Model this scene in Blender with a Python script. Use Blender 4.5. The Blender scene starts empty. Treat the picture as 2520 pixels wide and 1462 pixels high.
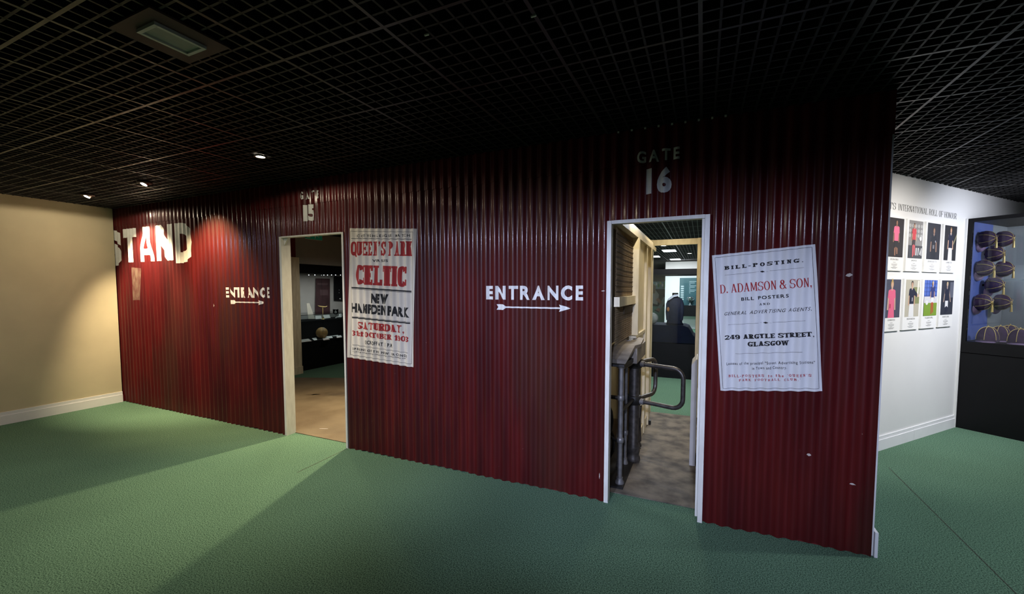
import bpy, bmesh, math, random
from mathutils import Vector, Matrix
random.seed(7)
sc = bpy.context.scene
C = sc.collection
PI = math.pi

# ------------------------------------------------------------------ camera
FPX, YAW, PITCH, PPY = 1031.92, -0.4269, 0.0575, 40.26     # focal length in pixels of a 2520 px frame
CAMLOC = Vector((7.3374, -3.0265, 1.5658))
cd = bpy.data.cameras.new('camera')
cd.sensor_fit = 'HORIZONTAL'; cd.sensor_width = 36.0
cd.lens = FPX / 2520 * 36.0
cd.shift_y = PPY / 2520
cd.clip_start = 0.02; cd.clip_end = 100
cam = bpy.data.objects.new('camera', cd); C.objects.link(cam)
cam.location = CAMLOC
cam.rotation_euler = (PI / 2 - PITCH, 0, -YAW)
sc.camera = cam
_fw = Vector((math.sin(YAW) * math.cos(PITCH), math.cos(YAW) * math.cos(PITCH), -math.sin(PITCH)))
_rt = Vector((math.cos(YAW), -math.sin(YAW), 0)); _up = _rt.cross(_fw)

def ray(px, py):
    return _fw + _rt * ((px - 1260) / FPX) + _up * ((731 + PPY - py) / FPX)
def hit(px, py, n, d):                    # point where the pixel's ray meets the plane n.p = d
    v = ray(px, py); n = Vector(n)
    return CAMLOC + v * ((d - CAMLOC.dot(n)) / v.dot(n))
def onwall(px, py):                       # corrugated wall plane -> (x, z)
    p = hit(px, py, (0, 1, 0), 0.0); return (p.x, p.z)

# ------------------------------------------------------------------ world, exposure, lights
w = bpy.data.worlds.new('world'); sc.world = w; w.use_nodes = True
w.node_tree.nodes['Background'].inputs[0].default_value = (0.6, 0.75, 1.0, 1)
w.node_tree.nodes['Background'].inputs[1].default_value = 0.0
sc.view_settings.view_transform = 'Standard'
sc.view_settings.look = 'None'
sc.view_settings.gamma = 1.0
sc.view_settings.use_curve_mapping = False
sc.view_settings.exposure = 0.0

def lamp(name, kind, loc, target, power, col, size=0.08, angle=60, blend=0.5, sx=None, sy=None):
    d = bpy.data.lights.new(name, kind); d.energy = power; d.color = col
    if kind == 'SPOT':
        d.spot_size = math.radians(angle); d.spot_blend = blend; d.shadow_soft_size = size
    elif kind == 'AREA':
        d.shape = 'RECTANGLE'; d.size = sx; d.size_y = sy
    else:
        d.shadow_soft_size = size
    o = bpy.data.objects.new(name, d); C.objects.link(o); o.location = loc
    v = Vector(target) - Vector(loc)
    o.rotation_euler = v.to_track_quat('-Z', 'Y').to_euler()
    return o
WARM = (1.0, 0.80, 0.50); WARM2 = (1.0, 0.86, 0.62); COOL = (0.63, 0.70, 1.0); WNEUT = (1.0, 0.96, 0.88); WHITE = (0.92, 0.96, 1.0)
H = 2.653
# unseen wall-wash spots added behind the camera, aimed low at the red wall
for x, tx, pw in ((8.7, 8.15, 300), (7.5, 7.15, 620), (6.3, 6.1, 740), (5.1, 5.05, 420), (3.2, 2.6, 140)):
    lamp('wall_wash_light', 'SPOT', (x, -5.2, 2.60), (tx, 0, 0.85), pw, COOL, 0.05, 33.5, 0.85)
# fill lamps added out of view to the left of and above the camera
lamp('hall_fill_light', 'SPOT', (2.3, -2.1, 2.60), (2.0, -1.9, 0), 46, WNEUT, 0.06, 150, 0.6)
lamp('hall_fill_light', 'SPOT', (3.7, -2.45, 2.60), (4.2, -1.6, 0), 52, WNEUT, 0.06, 150, 0.6)
lamp('hall_fill_light', 'SPOT', (7.6, -3.9, 2.60), (7.6, -3.6, 0), 3, COOL, 0.06, 150, 0.6)
lamp('hall_fill_light', 'SPOT', (10.2, -1.7, 2.60), (10.4, -1.2, 0), 26, COOL, 0.06, 150, 0.6)
# adjustable spots on the corrugated wall
lamp('wall_spot_light', 'SPOT', (0.96, -0.60, 2.60), (0.84, 0.0, 1.62), 350, (1.0, 0.79, 0.50), 0.03, 82, 0.6)
lamp('wall_spot_light', 'SPOT', (2.24, -0.64, 2.60), (2.18, 0.0, 1.52), 235, (1.0, 0.70, 0.36), 0.03, 88, 0.85)
# downlight in front of the gate
lamp('gate_down_light', 'SPOT', (4.03, -0.70, 2.60), (4.14, -0.58, 0), 135, WARM2, 0.03, 76, 0.9)
lamp('gate_spill_light', 'SPOT', (4.03, -0.70, 2.595), (4.03, -0.70, 0), 9, WARM2, 0.03, 176, 0.1)
lamp('wall_spill_light', 'SPOT', (0.90, -0.62, 2.595), (0.90, -0.62, 0), 16, WARM2, 0.03, 176, 0.1)
# lamps inside behind the first gate
lamp('inner_down_light', 'SPOT', (3.68, 1.50, 2.60), (3.73, 0.42, 0), 455, WARM, 0.04, 104, 1.0)
lamp('inner_down_light', 'SPOT', (2.40, 1.20, 2.60), (3.2, 0.6, 0), 60, WARM, 0.04, 110, 0.8)
lamp('inner_down_light', 'SPOT', (4.95, 1.55, 2.60), (4.2, 0.6, 0), 60, WARM, 0.04, 110, 0.8)
lamp('relic_room_fill', 'SPOT', (2.3, 2.9, 2.60), (2.1, 3.0, 0), 34, WNEUT, 0.05, 150, 0.6)  # added fill that brightens the relic room, no fitting belongs to it
# lamp in the turnstile passage
lamp('passage_light', 'SPOT', (7.10, 0.42, 2.62), (6.72, 0.98, 1.55), 62, WARM2, 0.03, 70, 0.7)
lamp('passage_light', 'SPOT', (7.02, 1.95, 2.62), (6.98, 2.0, 0), 34, WARM2, 0.04, 120, 0.7)
# far hall
lamp('far_hall_light', 'AREA', (6.4, 9.0, 2.60), (6.4, 9.0, 0), 150, WHITE, sx=0.6, sy=0.6)
lamp('far_hall_light', 'AREA', (6.5, 13.2, 2.60), (6.5, 13.6, 0), 130, WHITE, sx=0.6, sy=0.6)
lamp('far_hall_light', 'AREA', (7.0, 3.7, 2.60), (7.0, 3.7, 0), 60, WHITE, sx=0.5, sy=0.5)
# right hand alcove
lamp('alcove_spot_light', 'SPOT', (9.75, 0.95, 2.60), (9.0, 2.40, 1.25), 150, (1.0, 0.94, 0.88), 0.04, 92, 0.9)
lamp('alcove_spot_light', 'SPOT', (10.9, 1.75, 2.60), (9.9, 3.45, 1.30), 150, (0.84, 0.88, 1.0), 0.04, 92, 0.9)
lamp('alcove_down_light', 'SPOT', (9.75, 0.55, 2.60), (9.75, 0.75, 0), 90, (0.85, 0.92, 1.0), 0.05, 130, 0.8)

# ------------------------------------------------------------------ materials
def mat(name, col, rough=0.6, metal=0.0, spec=0.5, var=0.0, vscale=8.0, col2=None, bump=0.0, bscale=60.0,
        stretch=(1, 1, 1), emit=None, estr=0.0, coat=0.0, detail=4.0):
    m = bpy.data.materials.new(name); m.use_nodes = True
    nt = m.node_tree; b = nt.nodes['Principled BSDF']
    b.inputs['Base Color'].default_value = (*col, 1)
    b.inputs['Roughness'].default_value = rough
    b.inputs['Metallic'].default_value = metal
    b.inputs['Specular IOR Level'].default_value = spec
    b.inputs['Coat Weight'].default_value = coat
    if emit:
        b.inputs['Emission Color'].default_value = (*emit, 1); b.inputs['Emission Strength'].default_value = estr
    if var or bump or col2:
        tc = nt.nodes.new('ShaderNodeTexCoord'); mp = nt.nodes.new('ShaderNodeMapping')
        mp.inputs['Scale'].default_value = stretch
        nt.links.new(tc.outputs['Object'], mp.inputs['Vector'])
        if var or col2:
            n = nt.nodes.new('ShaderNodeTexNoise'); n.inputs['Scale'].default_value = vscale; n.inputs['Detail'].default_value = detail
            nt.links.new(mp.outputs['Vector'], n.inputs['Vector'])
            r = nt.nodes.new('ShaderNodeValToRGB')
            c2 = col2 or tuple(c * (1 - var) for c in col)
            r.color_ramp.elements[0].position = 0.36; r.color_ramp.elements[1].position = 0.64
            r.color_ramp.elements[0].color = (*c2, 1); r.color_ramp.elements[1].color = (*col, 1)
            nt.links.new(n.outputs['Fac'], r.inputs['Fac']); nt.links.new(r.outputs['Color'], b.inputs['Base Color'])
        if bump:
            n2 = nt.nodes.new('ShaderNodeTexNoise'); n2.inputs['Scale'].default_value = bscale; n2.inputs['Detail'].default_value = 3
            nt.links.new(mp.outputs['Vector'], n2.inputs['Vector'])
            bp = nt.nodes.new('ShaderNodeBump'); bp.inputs['Strength'].default_value = bump; bp.inputs['Distance'].default_value = 0.01
            nt.links.new(n2.outputs['Fac'], bp.inputs['Height']); nt.links.new(bp.outputs['Normal'], b.inputs['Normal'])
    return m

def glass_mat(name, tint=(0.93, 0.96, 0.97), refl=0.09):
    m = bpy.data.materials.new(name); m.use_nodes = True; nt = m.node_tree
    for n in list(nt.nodes): nt.nodes.remove(n)
    o = nt.nodes.new('ShaderNodeOutputMaterial'); mx = nt.nodes.new('ShaderNodeMixShader')
    t = nt.nodes.new('ShaderNodeBsdfTransparent'); t.inputs[0].default_value = (*tint, 1)
    g = nt.nodes.new('ShaderNodeBsdfGlossy'); g.inputs['Roughness'].default_value = 0.02
    f = nt.nodes.new('ShaderNodeFresnel'); f.inputs['IOR'].default_value = 1.32
    nt.links.new(f.outputs[0], mx.inputs[0]); nt.links.new(t.outputs[0], mx.inputs[1]); nt.links.new(g.outputs[0], mx.inputs[2])
    nt.links.new(mx.outputs[0], o.inputs[0])
    return m

def red_mat():
    m = bpy.data.materials.new('red_painted_sheet'); m.use_nodes = True
    nt = m.node_tree; b = nt.nodes['Principled BSDF']; L = nt.links.new
    N = nt.nodes.new
    tc = N('ShaderNodeTexCoord')
    def noise(scale, st, detail=4):
        mp = N('ShaderNodeMapping'); mp.inputs['Scale'].default_value = st; L(tc.outputs['Object'], mp.inputs['Vector'])
        n = N('ShaderNodeTexNoise'); n.inputs['Scale'].default_value = scale; n.inputs['Detail'].default_value = detail
        L(mp.outputs['Vector'], n.inputs['Vector']); return n.outputs['Fac']
    def ramp(f, p0, p1, c0, c1):
        r = N('ShaderNodeValToRGB'); r.color_ramp.elements[0].position = p0; r.color_ramp.elements[1].position = p1
        r.color_ramp.elements[0].color = (*c0, 1); r.color_ramp.elements[1].color = (*c1, 1); L(f, r.inputs['Fac']); return r.outputs['Color']
    def mix(fac, a, bb, mode='MIX'):
        x = N('ShaderNodeMix'); x.data_type = 'RGBA'; x.blend_type = mode
        for s, v in ((0, fac), (6, a), (7, bb)):
            if hasattr(v, 'links') or hasattr(v, 'is_linked'): L(v, x.inputs[s])
            else: x.inputs[s].default_value = v if s == 0 else (*v, 1)
        return x.outputs[2]
    base = ramp(noise(1.6, (3, 1, 0.5)), 0.38, 0.66, (0.058, 0.0045, 0.0062), (0.106, 0.0070, 0.0078))
    # vertical brush streaks, old grime with soft edges, faded patches
    streak = ramp(noise(9, (9, 1, 0.22)), 0.34, 0.62, (0.74, 0.74, 0.74), (1, 1, 1))
    c = mix(0.8, base, streak, 'MULTIPLY')
    grime = ramp(noise(0.62, (2.2, 1, 0.75), 3), 0.53, 0.70, (0, 0, 0), (0.66, 0.66, 0.66))
    c = mix(grime, c, (0.045, 0.017, 0.012))
    speck = ramp(noise(46, (1, 1, 1), 2), 0.775, 0.80, (0, 0, 0), (0.5, 0.5, 0.5))
    c = mix(speck, c, (0.30, 0.16, 0.13))
    L(c, b.inputs['Base Color'])
    rr = N('ShaderNodeMapRange'); rr.inputs['To Min'].default_value = 0.36; rr.inputs['To Max'].default_value = 0.60
    L(noise(5, (2, 1, 0.5)), rr.inputs['Value']); L(rr.outputs[0], b.inputs['Roughness'])
    b.inputs['Specular IOR Level'].default_value = 0.22
    b.inputs['Coat Weight'].default_value = 0.28; b.inputs['Coat Roughness'].default_value = 0.13
    bp = N('ShaderNodeBump'); bp.inputs['Strength'].default_value = 0.12; bp.inputs['Distance'].default_value = 0.004
    L(noise(26, (1.0, 1, 0.3)), bp.inputs['Height']); L(bp.outputs['Normal'], b.inputs['Normal'])
    return m

def carpet_mat():
    m = bpy.data.materials.new('green_carpet'); m.use_nodes = True
    nt = m.node_tree; b = nt.nodes['Principled BSDF']; L = nt.links.new; N = nt.nodes.new
    tc = N('ShaderNodeTexCoord')
    n = N('ShaderNodeTexNoise'); n.inputs['Scale'].default_value = 150; n.inputs['Detail'].default_value = 3
    L(tc.outputs['Object'], n.inputs['Vector'])
    r = N('ShaderNodeValToRGB'); r.color_ramp.elements[0].position = 0.34; r.color_ramp.elements[1].position = 0.66
    r.color_ramp.elements[0].color = (0.028, 0.062, 0.041, 1); r.color_ramp.elements[1].color = (0.190, 0.335, 0.220, 1)
    L(n.outputs['Fac'], r.inputs['Fac'])
    n3 = N('ShaderNodeTexNoise'); n3.inputs['Scale'].default_value = 1.3; n3.inputs['Detail'].default_value = 3
    L(tc.outputs['Object'], n3.inputs['Vector'])
    mr = N('ShaderNodeMapRange'); mr.inputs['To Min'].default_value = 0.84; mr.inputs['To Max'].default_value = 1.12
    L(n3.outputs['Fac'], mr.inputs['Value'])
    x = N('ShaderNodeMix'); x.data_type = 'RGBA'; x.blend_type = 'MULTIPLY'; x.inputs[0].default_value = 1
    L(r.outputs['Color'], x.inputs[6]); L(mr.outputs[0], x.inputs[7]); L(x.outputs[2], b.inputs['Base Color'])
    b.inputs['Roughness'].default_value = 1.0; b.inputs['Specular IOR Level'].default_value = 0.05
    bp = N('ShaderNodeBump'); bp.inputs['Strength'].default_value = 0.15; bp.inputs['Distance'].default_value = 0.003
    L(n.outputs['Fac'], bp.inputs['Height']); L(bp.outputs['Normal'], b.inputs['Normal'])
    return m

M = dict(
    red=red_mat(), carpet=carpet_mat(),
    redboard=mat('dark_red_board', (0.16, 0.012, 0.014), 0.45, var=0.3),
    cream_wall=mat('cream_wall_paint', (0.62, 0.54, 0.36), 0.75, var=0.07, vscale=3, bump=0.10, bscale=240),
    white_wall=mat('white_wall_paint', (0.78, 0.78, 0.77), 0.7, var=0.03, vscale=2),
    grey_wall=mat('grey_wall_paint', (0.40, 0.39, 0.37), 0.8, var=0.06),
    skirting=mat('skirting_paint', (0.86, 0.855, 0.87), 0.5, var=0.04, vscale=5),
    cream=mat('cream_gloss_paint', (0.74, 0.67, 0.48), 0.42, col2=(0.62, 0.54, 0.37), vscale=7, stretch=(3, 3, 0.7), bump=0.03, bscale=40),
    jamb=mat('white_gloss_paint', (0.76, 0.76, 0.72), 0.42, col2=(0.66, 0.65, 0.61), vscale=9, stretch=(4, 4, 0.8), bump=0.03, bscale=30),
    tan=mat('tan_concrete_floor', (0.185, 0.142, 0.086), 0.8, col2=(0.130, 0.094, 0.054), vscale=2.4, bump=0.3, bscale=90),
    concrete=mat('worn_concrete_floor', (0.185, 0.155, 0.115), 0.75, col2=(0.055, 0.044, 0.034), vscale=6.5, bump=0.35, bscale=110, detail=12),
    grid=mat('black_grid_metal', (0.0085, 0.0083, 0.0092), 0.6, 0.0, 0.5),
    tee=mat('black_tee_metal', (0.024, 0.0228, 0.0232), 0.42, 0.0, 0.6),
    void=mat('black_soffit', (0.006, 0.006, 0.007), 0.95, spec=0.0),
    black=mat('black_case_panel', (0.0045, 0.0045, 0.0055), 0.5, spec=0.2, var=0.2),
    blackmatt=mat('matt_black', (0.006, 0.006, 0.007), 0.9, spec=0.15),
    paper=mat('poster_paper', (0.70, 0.645, 0.56), 0.8, var=0.08, vscale=6, bump=0.06, bscale=200),
    paper2=mat('poster_paper_pale', (0.70, 0.71, 0.73), 0.8, var=0.05, vscale=5),
    inkred=mat('red_ink', (0.35, 0.020, 0.022), 0.8),
    inkblack=mat('black_ink', (0.012, 0.012, 0.014), 0.8),
    wallwhite=mat('white_sign_paint', (0.82, 0.82, 0.80), 0.45, var=0.08, vscale=20),
    greysign=mat('greyed_sign_paint', (0.66, 0.68, 0.67), 0.5, var=0.1, vscale=20),
    peel=mat('peeled_paper_scrap', (0.135, 0.085, 0.060), 0.9, col2=(0.075, 0.018, 0.014), vscale=14, stretch=(2, 1, 0.6)),
    scuff=mat('pale_scuff', (0.55, 0.50, 0.47), 0.8),
    iron=mat('worn_dark_iron', (0.105, 0.097, 0.090), 0.42, 0.7, var=0.45, vscale=22, bump=0.04, bscale=70),
    iron2=mat('grey_painted_iron', (0.20, 0.195, 0.19), 0.45, 0.35, var=0.35, vscale=18, bump=0.04, bscale=60),
    ironb=mat('black_iron', (0.022, 0.021, 0.020), 0.5, 0.4, var=0.3, vscale=20),
    counter=mat('worn_counter_top', (0.25, 0.22, 0.185), 0.6, 0.2, col2=(0.14, 0.12, 0.10), vscale=10, bump=0.1),
    mesh=mat('bronze_mesh', (0.36, 0.27, 0.165), 0.45, 0.35, var=0.3, vscale=15),
    meshback=mat('dark_mesh_backing', (0.060, 0.042, 0.026), 0.8),
    flap=mat('grey_painted_flap', (0.46, 0.45, 0.44), 0.6, var=0.15, vscale=6),
    glass=glass_mat('clear_glass'),
    glass_tint=glass_mat('tinted_glass', (0.80, 0.87, 0.88)),
    blue=mat('blue_case_lining', (0.10, 0.16, 0.52), 0.8, var=0.1),
    greyglass=mat('grey_case_back', (0.30, 0.33, 0.35), 0.5),
    velvet=mat('purple_velvet', (0.060, 0.024, 0.085), 0.85, var=0.35, vscale=30),
    velvet_in=mat('cap_lining', (0.30, 0.20, 0.36), 0.7),
    gold=mat('gold_braid', (0.78, 0.58, 0.22), 0.38, 0.35),
    led=mat('lamp_lens_warm', (1, 1, 1), emit=(1.0, 0.88, 0.66), estr=26.0),
    led_small=mat('lamp_lens_small', (1, 1, 1), emit=(1.0, 0.92, 0.80), estr=12.0),
    ledcool=mat('lamp_lens_cool', (1, 1, 1), emit=(0.85, 0.92, 1.0), estr=4.0),
    chrome=mat('brushed_reflector', (0.75, 0.73, 0.70), 0.25, 0.9),
    diff=mat('unlit_diffuser', (0.38, 0.41, 0.36), 0.6, var=0.1, vscale=30),
    dframe=mat('diffuser_frame', (0.62, 0.66, 0.60), 0.5),
    brown=mat('dark_brown_panel', (0.085, 0.045, 0.040), 0.7, var=0.15),
    exitgreen=mat('exit_sign_green', (0.01, 0.12, 0.06), 0.5, emit=(0.01, 0.12, 0.06), estr=0.15),
    exitwhite=mat('exit_sign_white', (0.7, 0.75, 0.68), 0.5),
    leather=mat('brown_leather', (0.42, 0.25, 0.085), 0.55, var=0.3, vscale=30),
    leatherw=mat('pale_leather', (0.62, 0.60, 0.54), 0.55, var=0.15, vscale=20),
    seam=mat('dark_stitching', (0.04, 0.03, 0.02), 0.8),
    navy=mat('navy_fabric', (0.016, 0.020, 0.045), 0.85, var=0.3, vscale=14, bump=0.3, bscale=30),
    navycloth=mat('navy_cloth', (0.018, 0.024, 0.062), 0.95, var=0.2, vscale=8),
    collar=mat('pale_collar', (0.62, 0.62, 0.70), 0.8),
    orange=mat('orange_badge', (0.42, 0.17, 0.06), 0.8),
    card=mat('white_card', (0.80, 0.80, 0.78), 0.7),
    maroon=mat('maroon_panel', (0.055, 0.020, 0.024), 0.7, var=0.4, vscale=9),
    teal=mat('teal_text_panel', (0.035, 0.10, 0.11), 0.5),
    silver=mat('silver_plate', (0.75, 0.76, 0.76), 0.2, 0.95),
)
def flat(name, col, rough=0.6):
    k = 'flat_' + name
    if k not in M: M[k] = mat(k, col, rough)
    return M[k]

# ------------------------------------------------------------------ mesh helpers
def world_of(o):
    mm = Matrix.LocRotScale(o.location, o.rotation_euler, o.scale)
    return world_of(o.parent) @ mm if o.parent else mm
class MB:
    def __init__(s): s.v = []; s.f = []; s.sm = []
    def add(s, vs, fs, smooth=False):
        o = len(s.v); s.v += [tuple(p) for p in vs]; s.f += [tuple(i + o for i in f) for f in fs]; s.sm += [smooth] * len(fs); return s
    def box(s, a, b, mtx=None):
        x0, y0, z0 = a; x1, y1, z1 = b
        vs = [(x0, y0, z0), (x1, y0, z0), (x1, y1, z0), (x0, y1, z0), (x0, y0, z1), (x1, y0, z1), (x1, y1, z1), (x0, y1, z1)]
        if mtx: vs = [tuple(mtx @ Vector(p)) for p in vs]
        return s.add(vs, [(0, 3, 2, 1), (4, 5, 6, 7), (0, 1, 5, 4), (1, 2, 6, 5), (2, 3, 7, 6), (3, 0, 4, 7)])
    def tube(s, pts, r, n=10, cap=True):
        pts = [Vector(p) for p in pts]; rs = r if isinstance(r, (list, tuple)) else [r] * len(pts)
        vs = []; fs = []; prev = None
        for i, p in enumerate(pts):
            t = (pts[min(i + 1, len(pts) - 1)] - pts[max(i - 1, 0)]).normalized()
            if prev is None:
                a = Vector((0, 0, 1)) if abs(t.z) < 0.9 else Vector((1, 0, 0))
                u = t.cross(a).normalized()
            else:
                u = (prev - t * prev.dot(t)).normalized()
            prev = u; q = t.cross(u)
            for k in range(n):
                an = 2 * PI * k / n; vs.append(p + (u * math.cos(an) + q * math.sin(an)) * rs[i])
        for i in range(len(pts) - 1):
            for k in range(n):
                a = i * n + k; b = i * n + (k + 1) % n
                fs.append((a, b, b + n, a + n))
        s.add(vs, fs, True)
        if cap:
            s.add(vs[:n], [tuple(range(n))[::-1]]); s.add(vs[-n:], [tuple(range(n))])
        return s
    def lathe(s, prof, loc=(0, 0, 0), n=20, mtx=None, smooth=True, cap=True):
        vs = []; fs = []
        for (r, z) in prof:
            for k in range(n):
                a = 2 * PI * k / n; p = Vector((r * math.cos(a), r * math.sin(a), z))
                p = (mtx @ p) if mtx else p
                vs.append(p + Vector(loc))
        for i in range(len(prof) - 1):
            for k in range(n):
                a = i * n + k; b = i * n + (k + 1) % n
                fs.append((a, b, b + n, a + n))
        s.add(vs, fs, smooth)
        if cap:
            s.add(vs[:n], [tuple(range(n))[::-1]]); s.add(vs[-n:], [tuple(range(n))])
        return s
    def ball(s, c, r, n=24, m=14, sq=(1, 1, 1)):
        vs = []; fs = []
        for i in range(m + 1):
            th = PI * i / m
            for k in range(n):
                a = 2 * PI * k / n
                vs.append((c[0] + r * sq[0] * math.sin(th) * math.cos(a), c[1] + r * sq[1] * math.sin(th) * math.sin(a), c[2] + r * sq[2] * math.cos(th)))
        for i in range(m):
            for k in range(n):
                a = i * n + k; b = i * n + (k + 1) % n
                fs.append((a, a + n, b + n, b))
        return s.add(vs, fs, True)
    def prism(s, poly, h0, h1, fn):            # poly in 2D, extruded between h0 and h1; fn(a,b,h) -> 3D
        n = len(poly); vs = [fn(a, b, h0) for a, b in poly] + [fn(a, b, h1) for a, b in poly]
        fs = [tuple(range(n))[::-1], tuple(range(n, 2 * n))] + [(i, (i + 1) % n, n + (i + 1) % n, n + i) for i in range(n)]
        return s.add(vs, fs)
    def build(s, name, m, parent=None, loc=None, local=False):
        me = bpy.data.meshes.new(name)
        if parent and not local:                 # vertices are given in world space; store them in the parent's space
            iv = world_of(parent).inverted(); s.v = [iv @ Vector(p) for p in s.v]
        me.from_pydata([tuple(p) for p in s.v], [], s.f); me.validate()
        if len(me.polygons) == len(s.sm): me.polygons.foreach_set('use_smooth', s.sm)
        bm = bmesh.new(); bm.from_mesh(me); bmesh.ops.recalc_face_normals(bm, faces=bm.faces); bm.to_mesh(me); bm.free()
        me.materials.append(m)
        o = bpy.data.objects.new(name, me); C.objects.link(o)
        if parent: o.parent = parent
        if loc: o.location = loc
        return o

def tag(o, label=None, cat=None, group=None, kind=None):
    if label: o['label'] = label
    if cat: o['category'] = cat
    if group: o['group'] = group
    if kind: o['kind'] = kind
    return o
def thing(name, label, cat, loc=(0, 0, 0), group=None, rotz=0):
    o = bpy.data.objects.new(name, None); C.objects.link(o); o.location = loc; o.rotation_euler = (0, 0, rotz)
    o.empty_display_size = 0.05
    return tag(o, label, cat, group)
def setting(name, label=None, loc=(0, 0, 0)):
    o = bpy.data.objects.new(name, None); C.objects.link(o); o.location = loc; o.empty_display_size = 0.05
    return tag(o, label, kind='structure')
def boxo(name, a, b, m, parent=None, **k):
    o = MB().box(a, b).build(name, m, parent)
    return tag(o, **k) if k else o
def copy_tree(o, parent=None):
    c = o.copy(); C.objects.link(c); c.parent = parent
    for ch in [x for x in bpy.data.objects if x.parent == o]: copy_tree(ch, c)
    return c

# ------------------------------------------------------------------ lettering
def slab_glyph(ch, W, T, t, S, st):
    P = []
    def rect(x0, y0, x1, y1): P.append([(x0, y0), (x1, y0), (x1, y1), (x0, y1)])
    def V(x, y0=0.0, y1=1.0, bot=True, top=True, th=T):
        rect(x - th / 2, y0, x + th / 2, y1)
        if S:
            if bot: rect(x - th / 2 - S, y0, x + th / 2 + S, y0 + st)
            if top: rect(x - th / 2 - S, y1 - st, x + th / 2 + S, y1)
    def Hb(y, x0, x1, th=t): rect(x0, y - th / 2, x1, y + th / 2)
    def D(x0, y0, x1, y1, th): P.append([(x0 - th / 2, y0), (x0 + th / 2, y0), (x1 + th / 2, y1), (x1 - th / 2, y1)])
    def slab(x, y, w): rect(x - w / 2, y, x + w / 2, y + st)
    def arc(cx, cy, rx, ry, a0, a1, Tx=None, n=14):
        Tx = Tx or T
        for i in range(n):
            q = []
            for a, k in ((a0 + (a1 - a0) * i / n, 0), (a0 + (a1 - a0) * (i + 1) / n, 0), (a0 + (a1 - a0) * (i + 1) / n, 1), (a0 + (a1 - a0) * i / n, 1)):
                a = math.radians(a); RX = rx - Tx * k; RY = ry - t * k
                q.append((cx + RX * math.cos(a), cy + RY * math.sin(a)))
            P.append(q)
    def bowl(x0, y0, y1, xr):
        rx = min((xr - x0) * 0.62, (y1 - y0) * 0.75); rx = max(rx, min(xr - x0, T * 1.15)); xc = xr - rx
        Hb(y0 + t / 2, x0, xc + 0.01); Hb(y1 - t / 2, x0, xc + 0.01)
        arc(xc, (y0 + y1) / 2, rx, (y1 - y0) / 2, -90, 90)
    l = S + T / 2; r = W - S - T / 2; m = W / 2; q = S * 0.9
    def endserif(x, y, up):
        if S: rect(x - max(t * 0.7, 0.045), y - (0 if up else 0.17), x, y + (0.17 if up else 0))
    if ch == 'I': V(m)
    elif ch == 'L': V(l); Hb(t / 2, l, W); endserif(W, 0.0, True); (S and rect(W - max(t * .7, .045), 0, W, 0.3))
    elif ch in 'EF':
        V(l); Hb(1 - t / 2, l, W); Hb(0.5, l, W * 0.8); S and rect(W - max(t * .7, .045), 0.72, W, 1); S and rect(W * .8 - max(t * .6, .04), 0.38, W * .8, 0.62)
        if ch == 'E': Hb(t / 2, l, W); S and rect(W - max(t * .7, .045), 0, W, 0.28)
    elif ch == 'T': V(m); Hb(1 - t / 2, 0, W); S and (rect(0, 0.70, max(t * .7, .045), 1), rect(W - max(t * .7, .045), 0.70, W, 1))
    elif ch == 'H': V(l); V(r); Hb(0.5, l, r)
    elif ch == 'N': V(l, th=min(T * .7, W * .2), bot=True); V(r, th=min(T * .7, W * .2), bot=False); D(r, 0, l, 1, min(T * 1.05, W * .30))
    elif ch == 'M': V(l, th=min(T * .65, W * .16)); V(r, th=min(T, W * .22)); D(m, 0.1, l + T * .2, 1, T * .8); D(m, 0.1, r - T * .2, 1, T * .55)
    elif ch == 'W': D(W * .3, 0, W * .12, 1, T * .9); D(W * .3, 0, m, 1, T * .55); D(W * .72, 0, m, 1, T * .9); D(W * .72, 0, W * .9, 1, T * .55); S and (slab(W * .12, 1 - st, T + 2 * S), slab(W * .9, 1 - st, T + 2 * S))
    elif ch == 'A':
        D(l * .9, 0, m - T * .1, 1, T * .62); D(r, 0, m, 1, T * 1.1); Hb(0.29, W * .25, W * .75)
        S and (slab(l * .9, 0, T * .6 + 2 * S), slab(r, 0, T + 2 * S))
    elif ch == 'V': D(m, 0, l, 1, T); D(m, 0, r, 1, T * .6)
    elif ch == 'K': V(l); D(l, 0.42, r, 1, T * .6); D(r, 0, W * .42, 0.62, T); S and (slab(r, 0, T + 2 * S), slab(r, 1 - st, T + 1.6 * S))
    elif ch == 'Y': V(m, 0, 0.45, top=False); D(m, 0.38, l, 1, T); D(m, 0.38, r, 1, T * .65); S and (slab(l, 1 - st, T + 2 * S), slab(r, 1 - st, T + 2 * S))
    elif ch in 'PRB':
        V(l); bowl(l, 0.47 if ch != 'B' else 0.5, 1.0, W - (S * .6 if ch != 'R' else S))
        if ch == 'B': bowl(l, 0.0, 0.55, W)
        if ch == 'R': D(W - S - T * .4, 0, W * .52, 0.52, T); S and slab(W - S - T * .4, 0, T + 2 * S)
    elif ch == 'D': V(l); bowl(l, 0.0, 1.0, W)
    elif ch in 'OQ0':
        arc(m, 0.5, m, 0.51, 0, 360, n=28)
        if ch == 'Q': D(W * .88, -0.1, W * .5, 0.26, T * .75)
    elif ch in 'CG':
        arc(m, 0.5, m, 0.51, 38, 322, n=24); rect(W - max(T * .5, .05), 0.66, W, 0.99)
        if ch == 'G': V(r + S * .3, 0.0, 0.46, bot=False); Hb(0.46 - t / 2, W * .5, W)
        elif S: rect(W - max(T * .4, .05), 0.06, W, 0.36)
    elif ch == 'U': V(l, 0.3, 1, bot=False); V(r, 0.3, 1, bot=False, th=T * .8); arc(m, 0.32, m - S * .85, 0.33, 180, 360)
    elif ch in 'Ss':
        arc(m, 0.735, m, 0.275, 25, 270, n=18); arc(m, 0.265, m, 0.275, -155, 90, n=18)
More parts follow.
